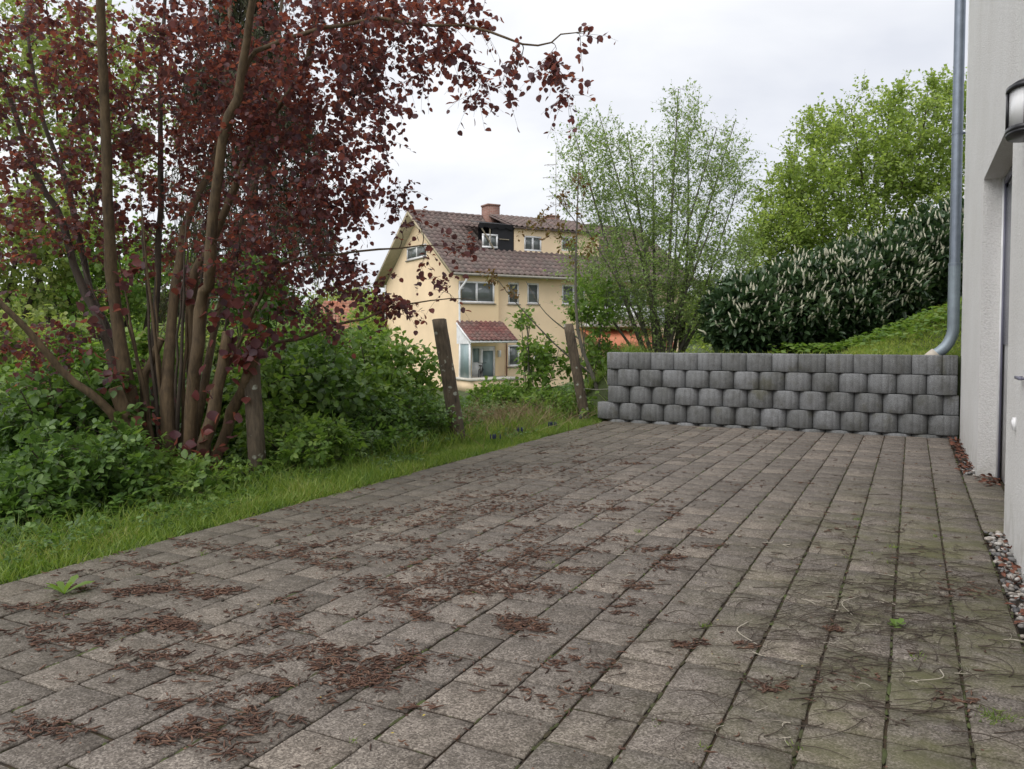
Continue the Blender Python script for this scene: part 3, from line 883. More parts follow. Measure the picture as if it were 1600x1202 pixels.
# roof of wave tiles
def tile_roof(mb, O, U, W, nu, nv, tw, tl, thick=.024, skip=None):
    """O origin at eave, U unit along eave, W unit up the slope"""
    Nn = np.cross(U, W); Nn = Nn / np.linalg.norm(Nn)
    prof = [(0, .0), (.18, .045), (.40, .045), (.58, .0), (.8, -.012), (.995, .0)]
    for j in range(nv):
        for i in range(nu):
            if skip and skip((i + .5) * tw, (j + .5) * tl): continue
            o = O + U * (i * tw) + W * (j * tl)
            V = []
            for (u, h) in prof: V.append(o + U * u * tw + Nn * (h + thick + RS.uniform(0, .006)))
            for (u, h) in prof: V.append(o + U * u * tw + W * (tl * 1.06) + Nn * (h + .004))
            for (u, h) in prof: V.append(o + U * u * tw + Nn * (h - .0))
            n = len(prof)
            F = [[k, k + 1, n + k + 1, n + k] for k in range(n - 1)] + [[2 * n + k, 2 * n + k + 1, k + 1, k] for k in range(n - 1)]
            mb.add(V, F)
OV, OG = .55, .6
slope = (ZR - ZE + .1) / (YW / 2 + OV)
pit = math.atan(slope)
U = np.array([1., 0, 0]); Wv = np.array([0, cos(pit), sin(pit)])
Ls = (YW / 2 + OV) / cos(pit)
eave = np.array([-OG, -OV, ZE - .12])
nv = 17; nu = 48
tw, tl = (YL + 2 * OG) / nu, Ls / nv
bd = rect(744, 356, 800, 393, 1.45); yd = rect(803, 366, 935, 394, 1.45)
dz0 = eave[2] + slope * (1.45 + OV)
def roof_skip(u, v):
    x = u - OG; y = v * cos(pit) - OV
    return (bd[0] + (bd[1] - bd[0]) * .4 < x < yd[1] - .1) and 1.6 < y < 2.6
tr = MB(); tile_roof(tr, eave + np.array([0, 0, .03]), U, Wv, nu, nv, tw, tl, skip=roof_skip)
rf = MB()
def slab(mb, p0, p1, p2, p3, th):
    n_ = np.cross(p1 - p0, p3 - p0); n_ = n_ / np.linalg.norm(n_) * th
    V = [p0, p1, p2, p3, p0 - n_, p1 - n_, p2 - n_, p3 - n_]
    mb.add(V, [[0, 1, 2, 3], [7, 6, 5, 4], [0, 4, 5, 1], [1, 5, 6, 2], [2, 6, 7, 3], [3, 7, 4, 0]])
ridge0 = eave + Wv * Ls; ridge1 = ridge0 + U * (YL + 2 * OG)
slab(rf, eave, eave + U * (YL + 2 * OG), ridge1, ridge0, .12)
back = np.array([-OG, YW + OV, ZE - .12])
slab(rf, ridge0, ridge1, back + U * (YL + 2 * OG), back, .12)
roof = rf.obj('roof', M['soffit'], yh)
tr.obj('roof_tiles', M['tile'], roof, kind='stuff')
Wb = np.array([0, -cos(pit), sin(pit)])
tb = MB(); slab(tb, ridge0 + [0, 0, .045], ridge1 + [0, 0, .045], back + U * (YL + 2 * OG) + [0, 0, .045], back + [0, 0, .045], .03); tb.obj('back_tiles', M['tile'], roof)
rc = MB()
for k in range(40):
    x = -OG + (YL + 2 * OG) * k / 40
    tubes(rc, np.array([[x, YW / 2, ridge0[2] + .02], [x + .37, YW / 2, ridge0[2] + .035]]), np.array([.10, .115]), 8)
rc.obj('ridge_tiles', M['tile'], roof, kind='stuff')
# eaves gutter and pipes
q = MB(); tubes(q, np.array([[-OG + .05, -OV - .05, ZE - .17], [YL + OG, -OV - .05, ZE - .17]]), np.array([.06, .06]), 8); q.obj('gutter', M['grey_sill'], yh)
q = MB(); tubes(q, smooth_line([[.12, -OV - .05, ZE - .2], [.12, -OV - .03, ZE - .45], [-.1, -BAY - .08, ZE - .85], [-.12, -BAY - .08, ZE - 1.1]], 10), np.full(10, .05), 8)
tubes(q, np.array([[-.12, -BAY - .08, ZE - 1.1], [-.12, -BAY - .08, .1]]), np.array([.05, .05]), 8); q.obj('rain_pipe', M['white'], yh)
q = MB(); tubes(q, np.array([[-.06, YW + .0, ZE - .1], [-.06, YW + .0, .1]]), np.array([.06, .06]), 8); q.obj('rain_pipe', M['white'], yh)
q = MB(); a_, _ = onface(792, 560, -.1); tubes(q, np.array([[a_, -.08, 2.35], [a_, -.08, .3]]), np.array([.035, .035]), 8); q.obj('rain_pipe', M['brownpipe'], yh)
# chimneys
def chim(px0, px1, pytop, yy, name='chimney'):
    a0, zt = onface(px0, pytop, yy); a1, _ = onface(px1, pytop, yy)
    q = MB().box(a0, a1, yy, yy + .75, ZR - 1.6, zt - .09).box(a0 - .03, a1 + .03, yy - .03, yy + .78, zt - .088, zt)
    return q.obj(name, M['brick'], yh)
chim(763, 781, 318, 3.9); chim(860, 874, 336, 4.9)
# dormers
def dormer(r, yf, m, zt, name, side):
    q = MB(); a, b = r[0], r[1]; zb = dz0 - .1
    yb = (zt - eave[2]) / slope - OV
    return q, a, b, zb, yb
a, b, zt = yd[0], yd[1], yd[3]
zb = dz0 + .02
y_end = 3.2
q = MB()
dw1 = rect(819, 370, 846, 392, 1.45); dw2 = rect(877, 371, 902, 392, 1.45)
holes_wall(q, a, b, zb, zt, [dw1, dw2], 1.45)
q.quad([b, 1.45, zb], [b, y_end, zb], [b, y_end, zt + .2], [b, 1.45, zt])
q.obj('dormer', M['yellow'], roof)
ID = (np.eye(3), np.array([0, 1.45, 0.]))
window(yh, ID, *dw1, 2, sill=False); window(yh, ID, *dw2, 2, sill=False)
q = MB(); slab(q, np.array([a - .1, 1.2, zt]), np.array([b + .2, 1.2, zt]), np.array([b + .2, 3.9, zt + .95]), np.array([a - .1, 3.9, zt + .95]), .08)
q.obj('dormer_roof', M['tile'], roof)
ds = math.atan(.95 / 2.7); q = MB(); tile_roof(q, np.array([a - .1, 1.15, zt + .02]), U, np.array([0, cos(ds), sin(ds)]), int((b - a + .3) / .3), 8, .3, .35); q.obj('dormer_tiles', M['tile'], roof, kind='stuff')
a, b, zt = bd[0], bd[1], bd[3] + .05
q = MB()
xw = rect(753, 367, 778, 387, 1.45)
holes_wall(q, a + (b - a) * .42, b + .05, zb - .05, zt, [(a + (b - a) * .36 + .12 if False else max(xw[0], a + (b - a) * .42 + .01), xw[1], xw[2], xw[3])], 1.42)
q.quad([a + .5, 2.2, zb + .2], [b, 2.2, zb + .2], [b, 2.2, zt + .1], [a + .5, 2.2, zt + .1])
q.quad([b + .05, 1.42, zb], [b + .05, 3, zb + .3], [b + .05, 3, zt], [b + .05, 1.42, zt])
# sagging membrane along the top
for k in range(12):
    u0 = a + .1 + (b - a) * k / 12; u1 = a + .1 + (b - a) * (k + 1) / 12
    d0 = .16 + .05 * sin(k * 1.9); d1 = .16 + .05 * sin((k + 1) * 1.9)
    q.quad([u0, 1.36, zt - d0], [u1, 1.36, zt - d1], [u1, 1.3, zt + .06], [u0, 1.3, zt + .06])
    q.quad([u0, 1.3, zt + .06], [u1, 1.3, zt + .06], [u1, 3.4, zt + .45], [u0, 3.4, zt + .45])
q.obj('unfinished_dormer', M['membrane'], roof, label='dormer wrapped in loose black membrane')
q = MB()
tubes(q, np.array([[a + .15, 1.4, zt], [a + .95, 1.38, zb + .05]]), np.array([.04, .04]), 4)
tubes(q, np.array([[a + .75, 1.42, zt], [a + .75, 1.42, zb + .3]]), np.array([.04, .04]), 4)
tubes(q, np.array([[a + .15, 1.4, zt], [a + 1.0, 1.4, zt + .01]]), np.array([.03, .03]), 4)
tubes(q, np.array([[b - .75, 1.39, zb + .55], [b - .2, 1.39, zb + .55]]), np.array([.025, .025]), 4)
q.obj('battens', M['batten'], roof)
window(yh, (np.eye(3), np.array([0, 1.40, 0.])), xw[0] + .02, xw[1] - .02, xw[2], xw[3], 2, sill=False)
# porch
pa0, pzt = onface(711, 504, -BAY); pa1 = onface(779, 504, -BAY)[0]
PRJ = 1.45
zl = onface(760, 534, -BAY - PRJ)[1]
O = np.array([pa0 + .05, -BAY - PRJ, zl]); Wp = np.array([0, PRJ, pzt - zl]); Lp = np.linalg.norm(Wp); Wp = Wp / Lp
tp = MB(); nu2 = int((pa1 - pa0 + .25) / .24); tile_roof(tp, O + [0, 0, .05], U, Wp, nu2, 7, .24, Lp / 7)
q = MB(); slab(q, O, O + U * (nu2 * .24), O + U * (nu2 * .24) + Wp * Lp, O + Wp * Lp, .07)
q.quad([pa0 + .08, -BAY, zl - .1], [pa0 + .08, -BAY - PRJ, zl - .1], [pa0 + .08, -BAY - PRJ, zl], [pa0 + .08, -BAY, pzt - .05])
po = q.obj('porch_roof', M['white'], yh); tp.obj('porch_tiles', M['tile_red'], po, kind='stuff')
zs_ = onface(740, 591, -BAY - 1.2)[1]
q = MB().box(pa0, pa1 + .35, -BAY - 1.45, -BAY - .003, zs_ - .12, zs_); q.obj('porch_slab', M['cream'], yh)
q = MB().box(pa0 + .06, pa1 + .28, -BAY - 1.38, -BAY - .003, .0, zs_ - .123); q.obj('porch_base', M['yellow'], yh)
q = MB().box(pa0 + .1, pa0 + .13, -BAY - 1.2, -BAY - .35, zs_ + .003, zl - .1); q.obj('porch_screen', M['milky'], yh)
for y_ in (1.3, .34):
    q = MB().box(pa0 + .08, pa0 + .16, -BAY - y_, -BAY - y_ + .07, zs_ + .003, zl - .08); q.obj('porch_post', M['white'], yh)
q = MB(); q.box(dor[1] + .12, dor[1] + .24, -BAY - .12, -BAY - .002, dor[3] - .5, dor[3] - .2); q.obj('porch_light', M['white'], yh)
# balcony at the right
q = MB(); b0 = onface(925, 500, -1.2); b1 = onface(1040, 500, -1.2); zt_ = onface(960, 478, -1.2)[1]; zb_ = onface(960, 506, -1.2)[1]
q.box(b0[0], b1[0], -1.2, -1.12, zb_, zt_).box(b0[0], b0[0] + .08, -1.12, -.003, zb_, zt_).box(b0[0], b1[0], -1.12, -.003, zb_ - .15, zb_ - .003)
q.obj('balcony', M['white'], yh)
q = MB(); za = onface(960, 513, -1.0)[1]; zc = onface(960, 536, -1.6)[1]
slab(q, np.array([b0[0], -1.9, zc]), np.array([b1[0], -1.9, zc]), np.array([b1[0], -.1, za]), np.array([b0[0], -.1, za]), .03)
q.box(b0[0], b1[0], -1.93, -1.9, zc - .3, zc); q.obj('awning', M['orange'], yh)
# aerial
q = MB(); am = onface(868, 232, 4.6)[1]; ax = onface(868, 300, 4.6)[0]
tubes(q, np.array([[ax, 4.6, ZR - .5], [ax, 4.6, am]]), np.array([.022, .014]), 5)
for zz, l in ((am - .9, .75), (am - 1.6, .85), (am - 2.6, .6)):
    tubes(q, np.array([[ax - l, 4.6, zz - .1], [ax + l * .2, 4.6, zz + .05]]), np.array([.012, .012]), 4)
    for t in (-.8, -.55, -.3): tubes(q, np.array([[ax + l * t, 4.35, zz - .07], [ax + l * t, 4.85, zz - .07]]), np.array([.008, .008]), 4)
q.obj('aerial', M['grey_sill'], yh)
# bicycle leaning in the porch
bk = thing('bicycle', 'black bicycle parked on the porch slab of the yellow house', 'bicycle', (0, 0, 0))
bk.parent = None
Rz = np.array([[cos(YR), -sin(YR), 0], [sin(YR), cos(YR), 0], [0, 0, 1]])
bo = Rz @ np.array([dor[0] + .2, -BAY - .5, zs_ - .12]) + YC
bk.location = tuple(bo); bk.rotation_euler = (0, 0, YR + .9); bk.scale = (.8, .8, .8)
for cx in (-.35, .65):
    q = MB(); an = np.linspace(0, 2 * pi, 21); tubes(q, np.stack([cx + .3 * np.cos(an), 0 * an, .31 + .3 * np.sin(an)], 1), np.full(21, .022), 6); wl_ = q.obj('wheel', M['black'], bk)
    q = MB()
    for k in range(8):
        t = k * pi / 4; tubes(q, np.array([[cx, 0, .31], [cx + .29 * cos(t), 0, .31 + .29 * sin(t)]]), np.array([.004, .004]), 3)
    q.obj('spokes', M['grey'], wl_)
q = MB()
for p0, p1 in (((-.35, 0, .31), (.05, 0, .3)), ((.05, 0, .3), (-.1, 0, .78)), ((.05, 0, .3), (.5, 0, .72)), ((-.08, 0, .7), (.48, 0, .78)), ((.65, 0, .31), (.47, 0, .9)), ((-.35, 0, .31), (-.08, 0, .68))):
    tubes(q, np.array([p0, p1], float), np.array([.018, .018]), 6)
q.obj('frame', M['black'], bk)
q = MB().box(-.22, .02, -.06, .06, .78, .83); q.obj('saddle', M['black'], bk)
q = MB(); tubes(q, np.array([[.4, -.25, .95], [.46, 0, .92], [.4, .25, .95]]), np.full(3, .014), 5); q.obj('handlebar', M['black'], bk)

# other far houses
def far_house(name, label, c, rz, L, Wd, ze, zr, wall, tile, wins):
    t = thing(name, label, 'house', tuple(c), rz)
    q = MB(); holes = [(x - .45, x + .45, z, z + 1.1) for x, z in wins]
    holes_wall(q, 0, L, 0, ze, holes)
    q.quad([0, Wd, 0], [0, Wd, ze], [L, Wd, ze], [L, Wd, 0])
    for x in (0, L): q.add([[x, 0, 0], [x, 0, ze], [x, Wd / 2, zr - .15], [x, Wd, ze], [x, Wd, 0]], [[0, 1, 2, 3, 4]])
    q.obj('wall', M[wall], t)
    for h in holes: window(t, I0, *h, 2)
    sl_ = (zr - ze) / (Wd / 2); e = np.array([-.4, -.4, ze - .4 * sl_]); r = np.array([-.4, Wd / 2, zr]); Ux = np.array([L + .8, 0, 0]); bk_ = np.array([-.4, Wd + .4, ze - .4 * sl_])
    q = MB(); slab(q, e, e + Ux, r + Ux, r, .1); slab(q, r, r + Ux, bk_ + Ux, bk_, .1); ro = q.obj('roof', M['soffit'], t)
    q = MB(); Ll = np.linalg.norm(r - e); tile_roof(q, e + [0, 0, .03], np.array([1., 0, 0]), (r - e) / Ll, int((L + .8) / .36), int(Ll / .42), .36, .42); q.obj('roof_tiles', M[tile], ro, kind='stuff')
    return t
c = P(488, 528, 62); c[2] = -2.5
far_house('orange_roofed_house', 'distant low house with a bright orange tiled roof left of the yellow house', c, -.15, 5.0, 7, 3.6, 6.6, 'cream', 'tile_orange', [(1.2, 1.5), (3.5, 1.5)])
c = P(70, 528, 34); c[2] = -3.2
far_house('pale_house', 'pale grey house glimpsed behind the trees at the far left', c, .1, 7.0, 5, 2.0, 3.2, 'cream', 'tile', [(1.5, .7), (4.4, .7)])

# ------------------------------------------------------------------ fence posts
def post(px0, py0, px1, py1, z, w, label, zt=None):
    base = P(px0, py0, z); top = P(px1, py1, z if zt is None else zt)
    g0 = gz(base[0], base[1]); base[2] = min(base[2], g0) - .05
    r = random.Random(px0)
    n = 12; q = MB(); V = []
    for i in range(n + 1):
        f_ = i / n; c = (top - base) * f_
        for k in range(8):
            an = pi / 8 + k * pi / 4 + .45
            rad = w / 2 * (1.06 if k % 2 == 0 else 1.0) * (1 + r.uniform(-.035, .035)) * (1.04 - .10 * f_)
            V.append([c[0] + rad * cos(an), c[1] + rad * sin(an), c[2] + (r.uniform(-.012, .012) if i == n else 0)])
    V.append(list((top - base) + np.array([0, 0, .008])))
    F = [[i * 8 + k, i * 8 + (k + 1) % 8, (i + 1) * 8 + (k + 1) % 8, (i + 1) * 8 + k] for i in range(n) for k in range(8)]
    q.add(V, F); q.f.append(np.array([[n * 8 + k, n * 8 + (k + 1) % 8, (n + 1) * 8] for k in range(8)]))
    return q.obj('fence_post', M['post'], loc=tuple(base), label=label, cat='post', group='old fence posts along the verge')
post(719, 692, 686, 499, 7.9, .150, 'leaning weathered wooden post with pale lichen spots in front of the yellow house')
post(916, 655, 888, 507, 10.1, .135, 'leaning weathered post near the left end of the block wall')
post(1064, 575, 1066, 501, 12.6, .12, 'upright dark post behind the block wall beside the willow stems')
post(404, 748, 392, 560, 5.95, .135, 'dark old post standing right of the purple shrub stems')
q = MB(); tubes(q, np.array([P(912, 607, 10.1), P(930, 609, 10.0), P(950, 608, 9.75)]), np.full(3, .003), 4)
q.obj('fence_wire', M['grey_sill'], label='thin fence wire running from the post to the block wall end', cat='wire')

# ------------------------------------------------------------------ purple hazel
rng = np.random.RandomState(42)
ph = thing('purple_hazel', 'many-stemmed purple-leaved hazel leaning over the left side of the yard', 'tree', tuple(P(270, 742, 6.1) * [1, 1, 0]))
O0 = np.array(ph.location)
def stem(pts, r0, r1, n=16):
    """pts: (px, py, depth)"""
    p = smooth_line([P(*q) for q in pts], n)
    if pts[0][1] > 730: p[0, 2] = min(p[0, 2], gz(p[0, 0], p[0, 1])) - .03
    p[1:-1] += rng.normal(size=(n - 2, 3)) * .006
    return p, np.linspace(r0, r1, n) ** 1.0
ST_ = [
 stem([(222, 755, 6.0), (205, 640, 6.0), (192, 560, 6.0), (178, 450, 6.0), (170, 340, 5.9), (165, 200, 5.8), (158, 0, 5.6), (155, -120, 5.5)], .062, .028),
 stem([(216, 752, 6.1), (195, 650, 6.2), (166, 525, 6.3), (125, 441, 6.4), (94, 337, 6.5), (60, 281, 6.5), (8, 131, 6.5), (-40, -20, 6.4)], .05, .014),
 stem([(235, 750, 6.2), (200, 640, 6.3), (164, 508, 6.4), (137, 441, 6.6), (108, 300, 6.7), (62, 170, 6.8), (40, 20, 6.8)], .045, .013),
 stem([(215, 750, 5.9), (191, 675, 5.7), (158, 629, 5.6), (104, 587, 5.5), (58, 533, 5.4), (0, 475, 5.3), (-90, 400, 5.2)], .04, .016),
 stem([(270, 755, 6.0), (262, 608, 6.0), (266, 525, 6.1), (276, 431, 6.2), (296, 337, 6.4), (337, 244, 6.6), (352, 150, 6.8), (360, -20, 7.0)], .055, .016),
 stem([(282, 755, 5.9), (297, 691, 5.9), (300, 608, 5.85), (308, 545, 5.8), (316, 462, 5.8), (326, 430, 5.7), (337, 300, 5.6), (352, 206, 5.5), (371, 142, 5.4), (386, 56, 5.3), (400, -20, 5.2), (415, -130, 5.1)], .058, .022, 22),
 stem([(262, 755, 6.3), (240, 600, 6.4), (246, 440, 6.5), (252, 300, 6.6), (250, 150, 6.7), (256, 20, 6.8), (258, -80, 6.8)], .036, .012),
 stem([(300, 755, 6.1), (300, 600, 6.2), (300, 450, 6.2), (320, 400, 6.2), (352, 330, 6.2), (375, 274, 6.1), (397, 225, 6.1), (427, 176, 6.0), (469, 124, 5.9), (487, 67, 5.9), (499, 0, 5.8), (515, -90, 5.8)], .045, .014, 20),
 stem([(318, 752, 6.0), (345, 700, 6.0), (362, 645, 6.0), (391, 579, 5.9), (408, 545, 5.9)], .052, .036, 9),
 stem([(310, 755, 5.8), (320, 691, 5.8), (341, 608, 5.8), (352, 545, 5.8), (355, 520, 5.8)], .056, .040, 9),
 stem([(228, 755, 5.8), (205, 690, 5.7), (188, 640, 5.7), (180, 606, 5.7)], .062, .045, 8),
 stem([(250, 755, 6.0), (232, 660, 6.1), (224, 600, 6.1), (236, 570, 6.1), (252, 530, 6.1)], .04, .03, 9),
 stem([(290, 755, 6.3), (312, 640, 6.5), (335, 520, 6.6), (365, 400, 6.8), (400, 280, 7.0), (430, 120, 7.2), (445, -40, 7.2)], .04, .012),
 stem([(300, 755, 6.2), (330, 640, 6.2), (372, 540, 6.1), (420, 440, 6.0), (450, 409, 5.9), (525, 397, 5.8), (600, 390, 5.7), (680, 382, 5.6), (730, 400, 5.5)], .022, .002, 20),
 stem([(330, 740, 6.3), (400, 560, 6.2), (478, 527, 6.1), (530, 506, 6.0), (580, 493, 5.9), (630, 474, 5.8), (700, 466, 5.7), (745, 470, 5.7)], .018, .002, 16),
 stem([(366, 150, 5.45), (390, 92, 5.4), (412, 75, 5.35), (469, 56, 5.3), (525, 41, 5.2), (577, 32, 5.1), (650, 38, 5.0), (740, 42, 4.9), (800, 64, 4.8), (845, 69, 4.8), (880, 56, 4.75), (922, 48, 4.7)], .02, .003, 22),
 stem([(60, 200, 6.6), (20, 150, 6.2), (-40, 60, 5.8)], .014, .006, 8),
 stem([(427, 176, 6.0), (480, 150, 5.7), (540, 120, 5.5), (600, 90, 5.3), (680, 10, 5.2), (720, -40, 5.1)], .014, .004, 12),
 stem([(397, 225, 6.1), (450, 230, 5.9), (520, 240, 5.7), (580, 280, 5.6), (625, 292, 5.5)], .012, .003, 12),
 stem([(330, 430, 5.75), (380, 380, 5.5), (450, 330, 5.4), (520, 300, 5.3), (600, 300, 5.2)], .012, .003, 12),
]
NS = len(ST_)
for k in range(12):
    bx_ = rng.uniform(222, 325); ty = rng.uniform(120, 480); tx_ = bx_ + (bx_ - 270) * rng.uniform(1.2, 3.2) + rng.normal() * 25; dz_ = rng.normal() * .35
    ST_.append(stem([(bx_, 752, 6.05), (bx_ + (tx_ - bx_) * .25, 640, 6.05 + dz_ * .3), (bx_ + (tx_ - bx_) * .6 + rng.normal() * 6, (640 + ty) / 2, 6.05 + dz_ * .6), (tx_, ty, 6.05 + dz_)], rng.uniform(.014, .026), .005, 12))
for i, (p, r) in enumerate(ST_):
    if i in (16, 17, 18, 19): continue
    q = MB(); tubes(q, p - O0, r * .92 * (1 + .10 * (rng.uniform(size=len(r)) < .2)), 12, cap=True, wob=.07); q.obj('stem', M['bark'] if i not in (1, 2, 6) and (i < NS or i % 2) else M['bark_dark'], ph, smooth=True)
for i in (8, 9, 10, 11):
    p, r = ST_[i]; q = MB(); d_ = nrm(p[-1] - p[-2]); tubes(q, np.array([p[-1] - O0 - d_ * .001, p[-1] - O0 + d_ * .004]), np.array([r[-1] * .93] * 2), 10, cap=True); q.obj('cut_face', M['cut'], ph)
DEN = 1
def C(px, py, z, rx, ry, rz, n):
    """crown clump centre seen at px,py at distance z; radii in photo pixels (x,z) and metres in depth"""
    return (P(px, py, z), (rx / FPX * z, ry, rz / FPX * z), max(2, int(round(n * DEN))))
ST2 = ST_[:8] + ST_[12:]
DEN = .80
att = blob(rng, [C(60, 120, 6.2, 170, .9, 190, 165), C(40, 330, 6.0, 130, .8, 120, 48), C(-20, 520, 5.9, 150, .6, 90, 26), C(120, 560, 6.0, 120, .5, 60, 14), C(250, 90, 6.4, 200, .9, 150, 150), C(420, 90, 6.0, 190, .9, 150, 160),
                 C(300, 300, 6.6, 210, .7, 140, 115), C(480, 230, 5.9, 130, .7, 120, 100), C(560, 60, 5.5, 130, .6, 100, 85), C(430, 370, 5.9, 130, .6, 90, 60),
                 C(520, 310, 5.6, 80, .5, 60, 26), C(640, 40, 5.2, 90, .5, 75, 34), C(600, 280, 5.4, 45, .4, 60, 10), C(30, -80, 6.2, 260, 1, 120, 50), C(380, -60, 5.8, 320, 1, 90, 70), C(590, 170, 5.3, 60, .4, 70, 22),
                 C(200, 400, 6.6, 200, .6, 90, 22), C(480, 450, 6.1, 100, .4, 60, 22)])
att = np.concatenate([att, blob(rng, [C(760, 90, 4.9, 60, .2, 40, 5), C(800, 120, 4.8, 20, .2, 40, 3), C(865, 110, 4.75, 20, .15, 35, 5), C(885, 155, 4.75, 8, .1, 12, 3), C(905, 50, 4.7, 12, .1, 10, 2), C(740, 140, 4.9, 12, .15, 45, 5), C(720, 30, 5., 40, .2, 35, 7), C(700, 90, 5.0, 30, .2, 40, 6),
        C(560, 420, 5.8, 70, .3, 35, 10), C(640, 400, 5.65, 40, .2, 12, 3), C(725, 388, 5.6, 25, .2, 10, 4), C(690, 450, 5.7, 30, .2, 30, 3), C(600, 490, 5.9, 70, .3, 20, 9), C(630, 470, 5.8, 30, .2, 15, 4), C(640, 350, 5.6, 20, .2, 15, 2), C(490, 510, 6.0, 60, .3, 25, 8)])])
br, lf = MB(), MB()
lp, PLs = grow(rng, ST2, att, br, lf, L_RD, sub=5, sublen=.19, nleaf=6, lsize=(.024, .048), droop=.4, up_bias=.1)
DEN = 1
# leaf clusters on the cut stools
for px, py, z, n, r in ((240, 690, 5.7, 22, .2), (330, 640, 5.7, 22, .2), (150, 520, 5.8, 24, .25), (395, 520, 5.85, 60, .17), (375, 560, 5.8, 40, .13), (300, 725, 5.7, 70, .16), (285, 440, 6.0, 30, .12), (210, 430, 5.9, 18, .15), (170, 590, 5.6, 16, .1), (345, 480, 5.8, 26, .12)):
    c = P(px, py, z); pp = c + rng.normal(size=(n, 3)) * r * np.array([.6, .4, .6]); dd_ = nrm(rng.normal(size=(n, 3)) + [0, 0, -.4])
    leaves(lf, L_OV, pp, dd_, nrm(rng.normal(size=(n, 3)) * .6 + [0, -.3, 1]), rng.uniform(.05, .09, n), np.full(n, 1.4))
lf.v = [v - O0 for v in lf.v]; br.v = [v - O0 for v in br.v]
br.obj('branches', M['bark_dark'], ph, smooth=True, kind='stuff'); lf.obj('crown', M['purple'], ph, kind='stuff')

# ------------------------------------------------------------------ generic shrubs and trees
def fan(rng, base, tips, r0, r1, n=10, bow=.12):
    o = []
    for t in tips:
        b = base + np.array([rng.normal() * .06, rng.normal() * .06, -.08]); t = np.asarray(t, float)
        m1 = b * .65 + t * .35 + np.array([0, 0, bow * np.linalg.norm(t - b) * .5]) + rng.normal(size=3) * .05 * np.linalg.norm(t - b) * .5
        p = smooth_line([b, m1, t], n); o.append((p, np.linspace(r0 * rng.uniform(.7, 1.1), r1, n)))
    return o
def plant(name, label, cat, base, tips, att, leaf, tm, bk='bark_dark', r0=.03, r1=.006, group=None, trunk='trunk', sides=7, **kw):
    rng_ = np.random.RandomState(abs(hash(label)) % 1 + int(abs(base[0]) * 997 + abs(base[1]) * 131) % 100000)
    t = thing(name, label, cat, tuple(base), 0, group)
    st = tips if isinstance(tips[0], tuple) else fan(rng_, np.asarray(base, float), tips, r0, r1)
    q = MB()
    for p, r in st: tubes(q, (p - base)[None], r[None], sides)
    q.obj(trunk, M[bk], t, smooth=True)
    b_, l_ = MB(), MB()
    lp, pl = grow(rng_, st, att, b_, l_, tm, **kw)
    b_.v = [v - base for v in b_.v]; l_.v = [v - base for v in l_.v]
    b_.obj('branches', M[bk], t, kind='stuff'); l_.obj('crown', M[leaf], t, kind='stuff')
    return t, lp

# willow behind the wall
rng = np.random.RandomState(77)
base = P(1035, 560, 12.0); base[2] = gz(base[0], base[1])
tips = [P(x, y, z) for x, y, z in ((895, 200, 12.2), (935, 175, 12.4), (980, 210, 11.8), (1020, 230, 12.5), (1060, 140, 12), (1075, 190, 12.6), (1120, 200, 11.6), (1150, 185, 12.4), (1160, 270, 12.2), (900, 330, 11.4), (950, 300, 12.8), (1120, 330, 11.2), (1170, 400, 12.4), (905, 430, 11.8), (1000, 350, 11.2), (1060, 300, 12.9))]
att = blob(rng, [C(930, 270, 12, 65, .9, 85, 100), C(1000, 300, 12, 80, 1, 95, 130), C(1065, 210, 12, 28, .6, 75, 44), C(1110, 280, 12, 65, .9, 90, 120), C(1030, 410, 12, 150, 1.2, 110, 360), C(940, 440, 12, 70, .9, 80, 80), C(1130, 430, 12, 60, .9, 90, 80), C(1000, 490, 12, 110, .9, 60, 110), C(1090, 490, 12, 70, .9, 55, 60)])
plant('willow', 'airy many-stemmed willow with small grey-green leaves behind the block wall', 'tree', base, tips, att, 'willow', L_D, 'bark_grey', .05, .006,
      sub=5, sublen=.34, nleaf=8, lsize=(.034, .060), up_bias=.7, droop=.0, r_k=.005, r_lo=.003, sides=6)
# bare sapling with bronze tips
base = P(925, 600, 10.6); base[2] = gz(base[0], base[1])
tips = [(smooth_line([P(*k) for k in q_], 10), np.linspace(r0_, r1_, 10)) for q_, r0_, r1_ in (
    (((945, 645, 10.6), (925, 585, 10.6), (905, 530, 10.6), (899, 450, 10.6), (902, 330, 10.6), (905, 245, 10.6)), .034, .005),
    (((925, 585, 10.6), (880, 550, 10.5), (835, 505, 10.4), (795, 460, 10.3), (770, 426, 10.3)), .014, .003),
    (((905, 530, 10.6), (870, 505, 10.5), (845, 480, 10.4), (822, 440, 10.4)), .010, .003),
    (((902, 350, 10.6), (880, 322, 10.6), (858, 298, 10.5)), .007, .003))]
att = blob(rng, [C(875, 312, 10.5, 18, .2, 10, 5), C(905, 280, 10.6, 20, .2, 20, 4), C(770, 430, 10.3, 14, .2, 8, 4), C(803, 458, 10.3, 14, .2, 10, 4), C(850, 350, 10.5, 40, .3, 30, 10), C(900, 380, 10.5, 50, .4, 50, 14)])
plant('sapling', 'thin bare sapling with bronze leaf tips leaning left in front of the willow', 'tree', base, tips, att, 'bronze', L_D, 'bark_grey', .030, .005,
      sub=3, sublen=.14, nleaf=5, lsize=(.04, .08), r_k=.003, r_lo=.0025)
